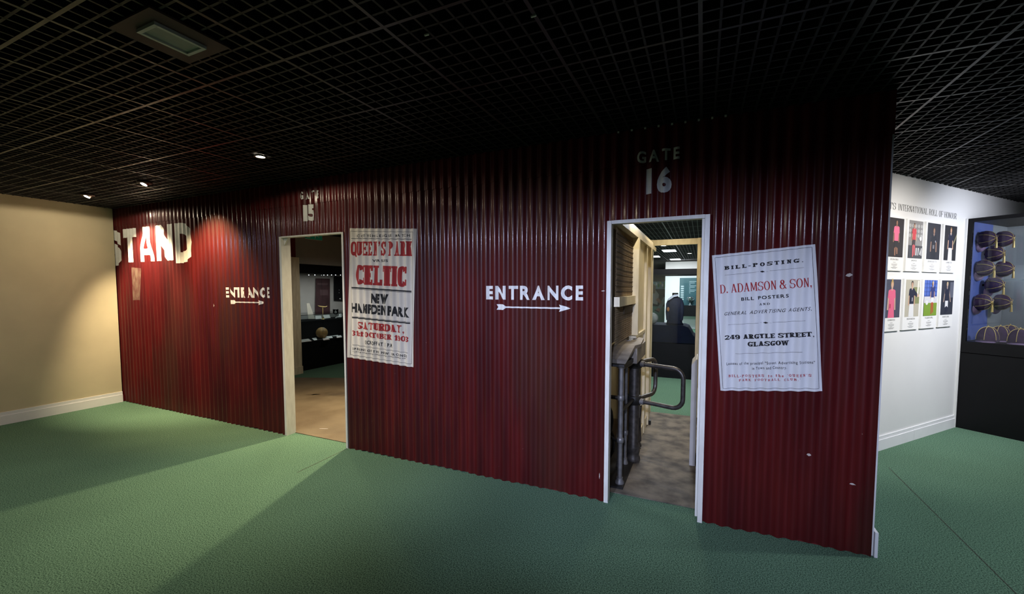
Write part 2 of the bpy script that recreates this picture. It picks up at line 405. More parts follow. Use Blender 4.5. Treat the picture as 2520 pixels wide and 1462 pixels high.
        if S: rect(W - max(T * .45, .05), 0.62, W, 0.98); rect(0, 0.02, max(T * .45, .05), 0.38)
    elif ch == '1': V(m + T * .2, top=False); D(m - T * .5, 0.68, m + T * .1, 1, T * .7)
    elif ch == '2': arc(m, 0.71, m, 0.30, -20, 185, n=16); D(W * .16, 0.1, W - T * .55, 0.62, T * .9); Hb(t * .65, 0, W, t * 1.3); S and rect(W - max(T * .4, .05), 0, W, .28)
    elif ch == '3': arc(m, 0.735, m, 0.275, -90, 165, n=16); arc(m, 0.265, m, 0.275, -165, 90, n=16)
    elif ch == '4': V(W * .68); Hb(0.30, 0, W); D(W * .08, 0.3, W * .62, 1, T * .6)
    elif ch == '9': arc(m, 0.67, m, 0.34, 0, 360, n=20); rect(W - T, 0.28, W, 0.67); arc(m, 0.29, m, 0.30, -160, 0, n=12)
    elif ch == '6': arc(m, 0.33, m, 0.34, 0, 360, n=20); rect(0, 0.33, T, 0.72); arc(m, 0.71, m, 0.30, 20, 180, n=12)
    elif ch == 't': V(W * .45, 0, 0.95, top=False); Hb(0.66, 0, W)
    elif ch == 'o': arc(m, 0.34, m, 0.35, 0, 360, n=20)
    elif ch == 'h': V(l); V(r, 0, 0.45, top=False); arc(m, 0.42, m - S, 0.27, 0, 180)
    elif ch == 'e': arc(m, 0.34, m, 0.35, 20, 330, n=18); Hb(0.36, T * .4, W - T * .3)
    elif ch == '&': arc(W * .42, 0.76, W * .30, 0.25, 0, 360, n=18); arc(W * .40, 0.28, W * .40, 0.29, 60, 330, n=18); D(W * .92, 0, W * .30, 0.72, T * .9); D(W * .60, 0.12, W * .9, 0.5, T * .5)
    elif ch == '.': rect(W * .2, 0, W * .8, 0.17)
    elif ch == ',': rect(W * .2, 0, W * .8, 0.17); P.append([(W * .35, -0.16), (W * .55, -0.16), (W * .8, 0.05), (W * .5, 0.05)])
    elif ch in "'\u2018\u2019": rect(W * .25, 0.82, W * .8, 1.0); P.append([(W * .3, 0.66), (W * .48, 0.66), (W * .8, 0.84), (W * .5, 0.84)])
    elif ch == '-': rect(0, 0.36, W, 0.52)
    return P

RELW = {'I': .52, 'M': 1.2, 'W': 1.25, '.': .34, ',': .34, "'": .34, '\u2018': .34, '\u2019': .34, '-': .5, '1': .62, 't': .62, 's': .75, 'o': .8, 'h': .85, 'e': .8, 'L': .92, 'E': .95, '&': 1.1, 'A': 1.08, ' ': .5}
def slab_line(text, aspect, T=0.30, t=0.14, S=0.07, st=0.11, gap=0.12, space=0.5):
    """letters as [(char, [polygons])] laid out in a box 1 wide and 1 high; aspect = box width / cap height"""
    tot = sum((space if c == ' ' else RELW.get(c, 1.0)) for c in text) + gap * (len(text) - 1)
    k = aspect / tot                                    # width of a unit glyph in cap heights
    out = []; x = 0.0
    for c in text:
        rw = space if c == ' ' else RELW.get(c, 1.0)
        W = rw * k
        if c != ' ':
            Tn = T * k * (0.9 if rw >= .8 else min(1, rw + .35)); Sn = S * k
            if c in ".,'-\u2018\u2019": Tn = T * k * .5; Sn = 0
            if c in 'IT1t' : Tn = min(T * k * .95, max(0.02, W - 2 * Sn))
            pl = slab_glyph(c, W, Tn, t, Sn, st)
            sc_ = 0.74 if c == 's' else 1.0
            out.append((c, [[((x + px) / aspect, py * sc_) for px, py in p] for p in pl]))
        x += W + gap * k
    return out
_fontcache = {}
def sans_line(text, bold=0.0, gap=1.0, space=1.0, shear=0.0):
    """built-in font; letters as triangles in a unit box"""
    out = []; x = 0.0
    for c in text:
        if c == ' ': x += 0.28 * space; continue
        key = (c, bold)
        if key not in _fontcache:
            cu = bpy.data.curves.new('t', 'FONT'); cu.body = c; cu.offset = bold; cu.fill_mode = 'FRONT'; cu.resolution_u = 4
            o = bpy.data.objects.new('t', cu); C.objects.link(o)
            dg = bpy.context.evaluated_depsgraph_get(); me = bpy.data.meshes.new_from_object(o.evaluated_get(dg))
            me.calc_loop_triangles()
            tr = [[(me.vertices[i].co.x, me.vertices[i].co.y) for i in lt.vertices] for lt in me.loop_triangles]
            bpy.data.meshes.remove(me); bpy.data.objects.remove(o); bpy.data.curves.remove(cu)
            xs = [p[0] for q in tr for p in q] or [0, .2]
            x0, x1 = min(xs), max(xs)
            _fontcache[key] = ([[(a - x0, b) for a, b in q] for q in tr], x1 - x0)
        tr, wd = _fontcache[key]
        out.append((c, [[(x + a + shear * b, b) for a, b in q] for q in tr])); x += wd + 0.075 * gap
    x -= 0.075 * gap
    caps = [p[1] for c, q in out if c.isupper() or c.isdigit() for r in q for p in r]
    ch = max(caps) if caps else 0.7
    return [(c, [[(a / x, b / ch) for a, b in p] for p in q]) for c, q in out]
def affine(letters, bl, br, tl):
    ex = (br[0] - bl[0], br[1] - bl[1]); ey = (tl[0] - bl[0], tl[1] - bl[1])
    return [(c, [[(bl[0] + ex[0] * a + ey[0] * b, bl[1] + ex[1] * a + ey[1] * b) for a, b in p] for p in q]) for c, q in letters]

# corrugation of the wall: y of the painted surface at x (front is -y)
LAM, AMP, CREST = 0.0797, 0.0095, 4.613
def corr(x): return -AMP * math.cos(2 * PI * (x - CREST) / LAM)
STEP = LAM / 12
def clip_x(poly, x0, x1):
    def half(pl, xv, keep_gt):
        o = []
        for i in range(len(pl)):
            a = pl[i]; b = pl[(i + 1) % len(pl)]
            ina = (a[0] >= xv) == keep_gt or a[0] == xv; inb = (b[0] >= xv) == keep_gt or b[0] == xv
            if ina: o.append(a)
            if ina != inb:
                k = (xv - a[0]) / (b[0] - a[0]); o.append((xv, a[1] + k * (b[1] - a[1])))
        return o
    pl = half(poly, x0, True)
    return half(pl, x1, False) if len(pl) > 2 else []
def corr_l(x):                            # the same wave in straight facets, so stacked skins stay parallel
    i = math.floor(x / STEP); f = x / STEP - i; return corr(i * STEP) * (1 - f) + corr((i + 1) * STEP) * f
def wrap(polys, off):
    """2D (x,z) convex polygons -> thin skin following the corrugation, off metres proud of it"""
    mb = MB()
    for ip, p in enumerate(polys):
        oo = off + (ip % 16) * 2.5e-5
        xa = min(q[0] for q in p); xb = max(q[0] for q in p)
        i0 = math.floor(xa / STEP); i1 = math.ceil(xb / STEP)
        for i in range(i0, i1):
            c = clip_x(p, i * STEP, (i + 1) * STEP)
            if len(c) < 3: continue
            vs = [(x, corr_l(x) - oo, z) for x, z in c]
            mb.add(vs, [tuple(range(len(vs)))])
    return mb
def letters_on_wall(parent, letters, m, off, name='letter', per=True, label=None):
    if per:
        for c, q in letters: wrap(q, off).build(name, m, parent)
    else:
        o = wrap([p for c, q in letters for p in q], off).build(name, m, parent)
        if label: o['label'] = label
def rule(p0, p1, th):
    dx, dz = p1[0] - p0[0], p1[1] - p0[1]; n = math.hypot(dx, dz); a = (-dz / n * th / 2, dx / n * th / 2)
    return [(p0[0] + a[0], p0[1] + a[1]), (p0[0] - a[0], p0[1] - a[1]), (p1[0] - a[0], p1[1] - a[1]), (p1[0] + a[0], p1[1] + a[1])]

# ------------------------------------------------------------------ setting: floor
X0, X1, Y0, Y1 = -2.5, 14.0, -7.0, 18.0
fl = boxo('floor', (X0, Y0, -0.05), (X1, Y1, 0.0), M['carpet']); tag(fl, 'green carpet running through the hall', kind='structure')
def seam(a, b):
    a = Vector(a); b = Vector(b); d = (b - a).normalized(); n = Vector((-d.y, d.x, 0)) * 0.0022
    return MB().add([(a + n), (a - n), (b - n), (b + n)], [(0, 1, 2, 3)]).build('carpet_seam', M['seam'], fl)
seam((8.86, 1.62, 0.0012), (8.83, -1.2, 0.0012)); seam((4.19, -0.02, 0.0012), (4.215, -0.6, 0.0012)); seam((0.52, -0.16, .0012), (0.72, -0.06, .0012))
fa = MB().prism([(0.60, 0.088), (6.64, 0.088), (6.64, 2.46), (1.75, 2.46), (0.60, 1.98)], 0.0005, 0.006, lambda a, b, h: (a, b, h)).build('floor_tan', M['tan'])
tag(fa, 'tan concrete floor behind gate 15', kind='structure')
fb = MB().prism([(6.64, 0.160), (7.40, 0.160), (7.40, 2.505), (6.64, 2.505)], 0.0005, 0.007, lambda a, b, h: (a, b, h)).build('floor_passage', M['concrete'])
tag(fb, 'worn concrete floor of the turnstile passage', kind='structure')
# dark damp patch and a scrap on the tan floor
def blot(cx, cy, rx, ry, z, m, parent, name, rot=0.0, n=22, jag=0.25, label=None):
    pts = []
    for k in range(n):
        a = 2 * PI * k / n; q = 1 + random.uniform(-jag, jag)
        x, y = rx * q * math.cos(a), ry * q * math.sin(a)
        pts.append((cx + x * math.cos(rot) - y * math.sin(rot), cy + x * math.sin(rot) + y * math.cos(rot), z))
    o = MB().add(pts, [tuple(range(n))]).build(name, m, parent)
    if label: o['label'] = label
    return o
M['damp'] = mat('damp_stain', (0.085, 0.060, 0.035), 0.7, col2=(0.125, 0.090, 0.052), vscale=6)
p = hit(838, 968, (0, 0, 1), 0.007); blot(p.x, p.y, 0.42, 0.13, 0.0072, M['damp'], fa, 'stain', 0.5, label='dark damp stain')
p = hit(769, 971, (0, 0, 1), 0.007); blot(p.x, p.y, 0.10, 0.03, 0.0072, M['damp'], fa, 'stain', 0.6)
p = hit(797, 1055, (0, 0, 1), 0.007); blot(p.x, p.y, 0.055, 0.006, 0.0074, M['scuff'], fa, 'scuff', 0.35, 10)

# ------------------------------------------------------------------ setting: ceiling grid
ce = setting('ceiling', 'black open cell grid ceiling')
boxo('soffit', (X0, Y0, 3.05), (X1, Y1, 3.10), M['void'], ce)
CELL, MOD, GX, GY = 0.075, 0.6, 4.302 - 0.6 * 12, -1.6006 - 0.6 * 10
HB = 0.036
tile = MB()
for i in range(1, 8):
    a = i * CELL
    tile.box((a - .005, 0.008, H + 0.002), (a + .005, MOD - 0.008, H + HB))
    tile.box((0.008, a - .005, H + 0.002), (MOD - 0.008, a + .005, H + HB))
proto = tile.build('grid_tile', M['grid'], ce, local=True)
tiles = []
def want(x, y):                          # modules the view can reach, plus a margin
    cx, cy = x + .3, y + .3
    if cy < -3.3 or cx < -0.9 or cx > 12.6: return False
    if cy < 0.0: return not (cx > 10.9 and cy < -1.7)
    if cx > 8.2: return cy < 4.6 and (cx - 8.2) * 0.2 + cy < 5.0
    if cx < 5.4: return cx > 0.2 and cx < 2.2 and 2.1 < cy < 4.2
    return cy < 2.4 or (cx < 8 and cy < 13.4 and 5.3 < cx < 7.9)
first = True
for i in range(0, 27):
    for j in range(0, 44):
        x, y = GX + i * MOD, GY + j * MOD
        if not want(x, y): continue
        if first: proto.location = (x, y, 0); first = False
        else:
            c = proto.copy(); C.objects.link(c); c.location = (x, y, 0); c.parent = ce
for i in range(0, 28):
    x = GX + i * MOD
    if -1.3 < x < 13: boxo('main_tee', (x - .008, -3.4, H), (x + .008, 14.0 if 5 < x < 8 else 4.6, H + HB), M['tee'], ce)
for j in range(0, 45):
    y = GY + j * MOD
    if -3.5 < y < 14: boxo('main_tee', (-0.6 if y < 4.6 else 5.0, y - .0075, H + .0006), (12.8 if y < 4.6 else 8.0, y + .0075, H + HB), M['tee'], ce)

# ------------------------------------------------------------------ setting: corrugated wall
wall = setting('wall_back', 'corrugated red iron wall with two gates')
def sheet(x0, x1, z0, z1, off=0.0, wav=True, tilt=0.0):
    n = max(2, int(round((x1 - x0) / (LAM / 12)))); vs = []; fs = []
    for i in range(n + 1):
        x = x0 + (x1 - x0) * i / n; y = corr(x) - off
        jz = 0.004 * math.sin(x * 7.3) + 0.003 * math.sin(x * 23.1)
        vs += [(x, y, z0 + (jz if z0 < 0.1 else 0)), (x, y, z1), (x, y + .0016, z1), (x, y + .0016, z0 + (jz if z0 < 0.1 else 0))]
    for i in range(n):
        a = 4 * i
        for k in range(4): fs.append((a + k, a + 4 + k, a + 4 + (k + 1) % 4, a + (k + 1) % 4))
    mb = MB().add(vs, [f for q, f in enumerate(fs) if q % 2 == 0], True)        # faces smooth along the waves
    mb.add(vs, [f for q, f in enumerate(fs) if q % 2] + [(0, 1, 2, 3), (4 * n + 3, 4 * n + 2, 4 * n + 1, 4 * n)])   # rims
    return mb.build('corrugated_sheet', M['red'], wall)
def near_trough(x):                       # nearest valley flank so that lap joints sit in the corrugation
    k = round((x - CREST - LAM * .25) / LAM); return CREST + LAM * .25 + k * LAM
ZL = 2.416
left = [-0.62, 0.02, 0.62, near_trough(1.256), near_trough(1.768), near_trough(2.2025), near_trough(2.83), 3.302]
mid = [4.188] + [near_trough(4.188 + .6376 * k) for k in (1, 2, 3)] + [6.716]
right = [7.362, near_trough(7.82), 8.268]
k = 0
for seg in (left, mid, right):
    for a, b in zip(seg[:-1], seg[1:]):
        sheet(a, b + (0.030 if b not in (3.302, 6.716, 8.268) else 0), 0.004, ZL + .04, 0.0025 * (k % 2)); k += 1
sheet(3.302, 4.188, 2.118, ZL + .04, 0.001); sheet(6.716, 7.362, 2.048, ZL + .04, 0.001)
ups = [-0.62] + [near_trough(-0.1 + .6376 * k) for k in range(1, 13)] + [8.275]
for a, b in zip(ups[:-1], ups[1:]): sheet(a, b + (.03 if b < 8.2 else 0), ZL - 0.0, H + .004, 0.0045 + 0.0015 * (k % 2)); k += 1
# dark timber behind the sheets
back = MB()
back.box((-0.62, 0.014, 0), (3.30, 0.09, H)); back.box((4.19, 0.014, 0), (6.69, 0.075, H)); back.box((7.385, 0.014, 0), (8.262, 0.09, H))
back.box((3.30, 0.014, 2.118), (4.19, 0.09, H)); back.box((6.69, 0.014, 2.062), (7.385, 0.075, H))
back.build('backing_frame', M['redboard'], wall)
# old pasted scrap and a few pale scuffs
scr = [onwall(323, 658), onwall(346, 660), onwall(347, 738), onwall(326, 739)]
o = wrap([[scr[3], scr[2], scr[1], scr[0]]], 0.0035).build('paper_scrap', M['peel'], wall); o['label'] = 'brown remnant of a peeled bill'
for (px, py, w_, h_) in ((528, 752, .035, .05), (2089, 677, .03, .022), (1990, 1118, .022, .018), (1476, 1170, .008, .05), (2098, 1192, .03, .012), (1485, 716, .03, .008)):
    x, z = onwall(px, py); wrap([[(x - w_ / 2, z - h_ * .2), (x, z - h_ / 2), (x + w_ / 2, z), (x + w_ * .1, z + h_ / 2), (x - w_ * .3, z + h_ * .3)]], 0.004).build('paint_chip', M['scuff'], wall)

# wall end: plaster return with skirting
ret = boxo('wall_return', (8.262, 0.020, 0), (8.284, 1.36, H), M['white_wall']); tag(ret, 'white plastered end of the corrugated wall', kind='structure')
bz = boxo('baseboard_return', (8.2845, 0.002, 0), (8.300, 1.34, 0.15), M['skirting']); tag(bz, 'short white skirting at the end of the red wall', kind='structure')

# left cream wall
wl = boxo('wall_left', (-0.20, -6.9, 0), (0.0, -0.022, H + .01), M['cream_wall']); tag(wl, 'plain cream wall on the left', kind='structure')
bl_ = MB().box((0.0, -6.9, 0), (0.016, -0.022, 0.105)).box((0.0, -6.9, 0.105), (0.010, -0.022, 0.145)).build('baseboard_left', M['skirting']); tag(bl_, 'white skirting below the cream wall', kind='structure')
# room behind the camera
for nm, a, b in (('wall_front', (X0, -7.0, 0), (X1, -6.9, 3.1)), ('wall_east', (13.9, -7, 0), (14.0, Y1, 3.1)), ('wall_west', (-2.5, 0.3, 0), (-2.4, Y1, 3.1)), ('wall_far', (X0, 17.9, 0), (X1, 18.0, 3.1))):
    tag(boxo(nm, a, b, M['grey_wall']), 'plain grey wall of the hall', kind='structure')

# ------------------------------------------------------------------ gate frames
d1 = setting('door_1', 'white timber frame of gate 15')
boxo('jamb', (3.292, -0.014, 0), (3.322, 0.096, 2.112), M['jamb'], d1)
boxo('jamb', (4.170, -0.014, 0), (4.192, 0.060, 2.112), M['jamb'], d1)
MB().box((3.323, -0.014, 2.100), (4.169, 0.040, 2.114)).build('lintel', M['jamb'], d1)
MB().prism([(3.323, 2.099), (3.323, 2.03), (3.330, 2.03), (3.385, 2.099)], 0.02, 0.038, lambda a, b, h: (a, h, b)).build('corner_block', M['jamb'], d1)
d2 = setting('door_2', 'white timber frame of gate 16')
boxo('jamb', (6.708, -0.016, 0), (6.738, 0.052, 2.048), M['jamb'], d2)
boxo('jamb', (7.338, -0.018, 0), (7.368, 0.050, 2.048), M['jamb'], d2)
boxo('door_stop', (7.322, 0.000, 0.03), (7.337, 0.075, 2.03), M['jamb'], d2)
boxo('lintel', (6.739, -0.012, 2.026), (7.337, 0.050, 2.050), M['jamb'], d2)

# ------------------------------------------------------------------ painted lettering on the corrugated wall
def wall_word(parent, word, px, zb, zt, bold, m, shrink=1.0):
    """px: list of (left,right) pixel columns per letter, all between heights zb and zt"""
    for ch, (a, b) in zip(word, px):
        xa = onwall(a, 640)[0] if isinstance(a, (int, float)) else a[0]; xb = onwall(b, 640)[0]
        L_ = affine(sans_line(ch, bold), (xa, zb), (xb, zb), (xa, zt))
        letters_on_wall(parent, L_, m, 0.0035)
st = thing('stand_lettering', 'large white painted word STAND cut off by the cream wall', 'lettering', (0.9, 0, 1.93))
def box_letters(parent, word, boxes, zb, zt, bold, m):
    for ch, (xa, xb) in zip(word, boxes):
        letters_on_wall(parent, affine(sans_line(ch, bold), (xa, zb), (xb, zb), (xa, zt)), m, 0.0035)
xs = lambda a, y=600: onwall(a, y)[0]
BLOCK = {'A': [[(0, 0), (.25, 0), (.54, 1), (.28, 1)], [(.75, 0), (1, 0), (.72, 1), (.46, 1)], [(.18, .19), (.82, .19), (.77, .37), (.24, .37)]],
         'N': [[(0, 0), (.30, 0), (.30, 1), (0, 1)], [(.72, 0), (1, 0), (1, 1), (.72, 1)], [(.62, 0), (1, 0), (.38, 1), (0, 1)]],
         'T': [[(.40, 0), (.68, 0), (.68, 1), (.40, 1)], [(0, .74), (1, .74), (1, 1), (0, 1)]]}
def box_letters(parent, word, boxes, zb, zt, bold, m):
    for ch, (xa, xb) in zip(word, boxes):
        L_ = [(ch, BLOCK[ch])] if ch in BLOCK else sans_line(ch, bold)
        letters_on_wall(parent, affine(L_, (xa, zb), (xb, zb), (xa, zt)), m, 0.0035)
box_letters(st, 'STAND', [(xs(298) - 0.36, xs(298)), (xs(303), xs(337)), (xs(343.5), xs(378)), (xs(384), xs(427)), (xs(433.5), xs(474))], 1.925, 2.372, 0.065, M['wallwhite'])
def entrance(x0, x1, zb, zt, ax0, ax1, az, m, label):
    t = thing('entrance_sign', label, 'sign', (x0, 0, az), 'painted entrance signs')
    L_ = affine(sans_line('ENTRANCE', 0.042, gap=2.4), (x0, zb), (x1, zb), (x0, zt))
    letters_on_wall(t, L_, m, 0.0035)
    u = ax1 - ax0; h = 0.031
    polys = [[(ax0 + u * .10, az - .006), (ax0 + u * .9, az - .006), (ax0 + u * .9, az + .006), (ax0 + u * .10, az + .006)],
             [(ax0 + .012, az), (ax0, az - h * .72), (ax0 + u * .10, az - h * .72), (ax0 + u * .145, az)],
             [(ax0 + .012, az), (ax0 + u * .145, az), (ax0 + u * .10, az + h * .72), (ax0, az + h * .72)],
             [(ax1, az), (ax1 - u * .15, az + h * .9), (ax1 - u * .125, az)], [(ax1, az), (ax1 - u * .125, az), (ax1 - u * .15, az - h * .9)]]
    wrap(polys, 0.0035).build('arrow', m, t)
entrance(2.352, 3.112, 1.478, 1.588, 2.435, 3.016, 1.420, M['wallwhite'], 'white painted ENTRANCE with arrow between STAND and gate 15')
entrance(5.736, 6.538, 1.489, 1.594, 5.826, 6.446, 1.423, M['wallwhite'], 'white painted ENTRANCE with arrow beside gate 16')
def gate_no(gx0, gx1, gz0, gz1, n, boxes, nz0, nz1, slope, m, label):
    t = thing('gate_number', label, 'sign', ((gx0 + gx1) / 2, 0, nz0), 'painted gate numbers')
    letters_on_wall(t, affine(sans_line('GATE', 0.03, gap=3.0), (gx0, gz0), (gx1, gz0 + slope), (gx0, gz1)), m, 0.0100)
    for ch, (a, b) in zip(n, boxes):
        letters_on_wall(t, affine(sans_line(ch, 0.05), (a, nz0), (b, nz0), (a, nz1)), m, 0.0035, 'digit')
gate_no(3.612, 3.886, 2.468, 2.544, '15', [(3.660, 3.70), (3.725, 3.812)], 2.260, 2.410, -0.004, M['greysign'], 'grey painted GATE 15 above the left gateway')
gate_no(6.906, 7.177, 2.427, 2.503, '16', [(6.967, 7.003), (7.036, 7.130)], 2.224, 2.382, -0.002, M['greysign'], 'grey painted GATE 16 above the turnstile gateway')

# ------------------------------------------------------------------ posters pasted on the corrugations
def poster(name, label, corners, m, inset=0.028, bw=0.0028):
    q = [onwall(*c) for c in corners]        # tl tr br bl
    t = thing(name, label, 'poster', ((q[0][0] + q[1][0]) / 2, 0, q[3][1]), 'bills pasted on the red wall')
    wrap([[q[3], q[2], q[1], q[0]]], 0.0040).build('paper_sheet', m, t)
    cx = sum(p[0] for p in q) / 4; cz = sum(p[1] for p in q) / 4
    hw = (q[1][0] - q[0][0]) / 2; hh = (q[0][1] - q[3][1]) / 2
    i = [(cx + (p[0] - cx) * (1 - inset / hw), cz + (p[1] - cz) * (1 - inset / hh)) for p in q]
    wrap([rule(i[k], i[(k + 1) % 4], bw) for k in range(4)], 0.0047).build('printed_border', M['inkblack'], t)
    return t
def pr(par, text, bl, br, tl, m, f='slab', **k):
    small = math.hypot(tl[0] - bl[0], tl[1] - bl[1]) < 6.6
    bl, br, tl = onwall(*bl), onwall(*br), onwall(*tl)
    asp = math.hypot(br[0] - bl[0], br[1] - bl[1]) / max(1e-6, math.hypot(tl[0] - bl[0], tl[1] - bl[1]))
    L_ = slab_line(text, asp, **k) if f == 'slab' else sans_line(text, **k)
    if small:
        wrap([p for c, q in affine(L_, bl, br, tl) for p in q], 0.0047).build('printed_line', m, par)['kind'] = 'stuff'
    else: letters_on_wall(par, affine(L_, bl, br, tl), m, 0.0047, 'printed_letter')
def prule(t, a, b, th, m): wrap([rule(onwall(*a), onwall(*b), th)], 0.0047).build('printed_rule', m, t)
A1 = lambda x, y: (850 + x / 7.695, 550 + y / 7.695)
A2 = lambda x, y: (850 + x / 7.695, 730 + y / 7.695)
IR, IB = M['inkred'], M['inkblack']
pa = poster('match_poster', 'tall cream match bill in red and black print beside gate 15', [(860, 562), (1025, 563), (1018, 904), (857, 879)], M['paper'])
pr(pa, 'SCOTTISH LEAGUE MATCH', A1(205, 262), A1(1215, 252), A1(205, 214), IB, 'sans', bold=0.02, gap=4.2, space=2.2)
prule(pa, A1(130, 288), A1(1262, 297), .004, IB)
pr(pa, "QUEEN'S PARK", A1(117, 606), A1(1272, 618), A1(117, 346), IR, T=.43, t=.14, S=.09, st=.095, gap=.04, space=.22)
pr(pa, 'VERSUS', A1(522, 726), A1(805, 728), A1(522, 680), IB, 'sans', bold=0.03, gap=2.0)
pr(pa, 'CELTIC', A1(192, 1150), A1(1168, 1204), A1(197, 786), IR, T=.52, t=.16, S=.09, st=.11, gap=.03)
prule(pa, A1(125, 1213), A1(1245, 1288), .0125, IB); prule(pa, A1(125, 1238), A1(1245, 1312), .0035, IB)
pr(pa, 'NEW', A2(500, 106), A2(808, 126), A1(508, 1325), IB, 'sans', bold=0.08, gap=.45)
pr(pa, 'HAMPDEN PARK', A2(130, 282), A2(1215, 386), A2(130, 118), IB, 'sans', bold=0.06, gap=.6, space=.6)
prule(pa, A2(130, 375), A2(1225, 484), .0035, IB); prule(pa, A2(130, 394), A2(1225, 507), .0115, IB)
pr(pa, 'SATURDAY,', A2(232, 606), A2(1112, 690), A2(232, 472), IR, T=.40, t=.17, S=.09, st=.15, gap=.04)
pr(pa, '31st OCTOBER, 1903', A2(137, 733), A2(1205, 862), A2(137, 637), IR, T=.40, t=.17, S=.09, st=.15, gap=.10, space=.45)
pr(pa, 'KICK-OFF AT 3 P.M.', A2(378, 892), A2(895, 962), A2(378, 826), IB, 'sans', bold=0.03, gap=1.2, space=2.6)
prule(pa, A2(135, 908), A2(1200, 1066), .003, IB)
pr(pa, 'OPENING OF THE NEW GROUNDS', A2(138, 1000), A2(1178, 1150), A2(138, 958), IB, 'sans', bold=0.03, gap=3.2, space=2.2)
pr(pa, 'AT 2.30 BY THE HONOURABLE THE LORD PROVOST SIR JOHN URE PRIMROSE, BART.', A2(138, 1045), A2(1160, 1190), A2(138, 1022), IB, 'sans', bold=0.0)
B1 = lambda x, y: (1750 + x / 7.311, 590 + y / 7.311)
B2 = lambda x, y: (1750 + x / 7.311, 780 + y / 7.311)
pb = poster('bill_posting_poster', 'tilted pale bill-posting notice pasted right of gate 16', [(1752, 629), (2006, 601), (2024, 963), (1773, 961)], M['paper2'], 0.016, 0.0020)
pr(pb, 'BILL-POSTING.', B1(240, 545), B1(1655, 402), B1(237, 480), IB, T=.36, t=.20, S=.10, st=.19, gap=.35)
def orn(t, a, b, c, d, e):
    prule(t, a, b, .0014, IB); prule(t, d, e, .0014, IB)
    x, z = onwall(*c); wrap([[(x - .0145, z), (x, z - .006), (x + .0145, z), (x, z + .006)]], .0047).build('printed_ornament', IB, t)
    for s in (-.022, -.028, .022, .028): wrap([[(x + s - .0012, z - .0012), (x + s + .0012, z - .0012), (x + s + .0012, z + .0012), (x + s - .0012, z + .0012)]], .0047).build('printed_dot', IB, t)
orn(pb, B1(245, 640), B1(815, 583), B1(922, 574), B1(1050, 562), B1(1660, 503))
pr(pb, 'D. ADAMSON & SON,', B1(165, 968), B1(1820, 845), B1(157, 815), IR, T=.24, t=.055, S=.07, st=.045, gap=.10, space=.35)
pr(pb, 'BILL POSTERS', B1(540, 1098), B1(1392, 1035), B1(537, 1040), IB, 'sans', bold=0.03, gap=2.2, space=1.8)
pr(pb, 'AND', B1(865, 1183), B1(1050, 1170), B1(864, 1145), IB, T=.28, t=.12, S=.10, st=.12, gap=.35)
pr(pb, 'GENERAL ADVERTISING AGENTS,', B1(232, 1362), B1(1808, 1272), B1(240, 1303), IB, 'sans', bold=0.005, gap=2.6, space=1.8, shear=.2)
orn(pb, B2(303, 142), B2(850, 110), B2(980, 104), B2(1100, 98), B2(1695, 68))
pr(pb, '249 ARGYLE STREET,', B2(245, 408), B2(1855, 352), B2(240, 330), IB, T=.40, t=.17, S=.10, st=.17, gap=.06, space=.5)
pr(pb, 'GLASGOW', B2(658, 533), B2(1388, 505), B2(655, 450), IB, T=.40, t=.17, S=.10, st=.17, gap=.06)
prule(pb, B2(437, 662), B2(1637, 630), .0016, IB)
pr(pb, 'Lessees of the principal \u201cStreet Advertising Stations\u201d', B2(278, 863), B2(1862, 838), B2(275, 815), IB, 'sans', bold=0.012, gap=1.9, space=1.5)
pr(pb, 'in Town and Country.', B2(735, 945), B2(1358, 930), B2(733, 897), IB, 'sans', bold=0.012, gap=1.9, space=1.5)
pr(pb, "BILL-POSTERS to the 'QUEEN'S", B2(315, 1083), B2(1800, 1074), B2(313, 1040), IR, T=.26, t=.15, S=.10, st=.14, gap=.45, space=.7)
pr(pb, "PARK FOOTBALL CLUB.'", B2(498, 1153), B2(1602, 1145), B2(497, 1115), IR, T=.26, t=.15, S=.10, st=.14, gap=.45, space=.7)

# ------------------------------------------------------------------ right hand alcove: wall, roll of honour
ANG = math.radians(40.08)
U = Vector((math.sin(ANG), math.cos(ANG), 0)); Vv = Vector((U.y, -U.x, 0)); Q = Vector((9.973, 3.336, 0))
def RWp(px, py, off=0.0):               # on the white wall (plane through Q, normal Vv): (distance along U, height)
    p = hit(px, py, Vv, Vv.dot(Q) + off); return ((p - Q).dot(U), p.z)
def L3(s, off, z): return tuple(Q + U * s + Vv * off + Vector((0, 0, z)))       # off: towards the viewer's right, out of the wall
def wbox(mb, s0, s1, o0, o1, z0, z1):
    vs = [L3(s, o, z) for z in (z0, z1) for s, o in ((s0, o0), (s1, o0), (s1, o1), (s0, o1))]
    return mb.add(vs, [(0, 3, 2, 1), (4, 5, 6, 7), (0, 1, 5, 4), (1, 2, 6, 5), (2, 3, 7, 6), (3, 0, 4, 7)])
wr = wbox(MB(), -2.60, 1.9, -0.10, 0.0, 0, H + .012).build('wall_right', M['white_wall']); tag(wr, 'white wall with framed portraits in the right alcove', kind='structure')
b1 = wbox(wbox(MB(), -2.58, -0.96, 0.0, 0.016, 0, 0.105), -2.58, -0.96, 0.0, 0.010, .105, 0.14).build('baseboard_right', M['skirting'])
tag(b1, 'white skirting of the alcove, near length', kind='structure')
b2 = wbox(wbox(MB(), -0.955, -0.005, 0.0, 0.016, 0, 0.105), -0.955, -0.005, 0.0, 0.010, .105, 0.14).build('baseboard_alcove', M['skirting'])
tag(b2, 'white skirting of the alcove, length next to the black case', kind='structure')
def flatmesh(polys, off):
    mb = MB()
    for p in polys: mb.add([L3(a, off, b) for a, b in p], [tuple(range(len(p)))])
    return mb
tt = thing('wall_title', 'thin dark serif heading on the white wall above the portraits', 'lettering', L3(-.9, 0, 2.32))
TITLE = dict(T=.15, t=.035, S=.05, st=.03, gap=.16, space=.42)
sa, sb = RWp(2210.5, 503)[0], RWp(2354, 533)[0]
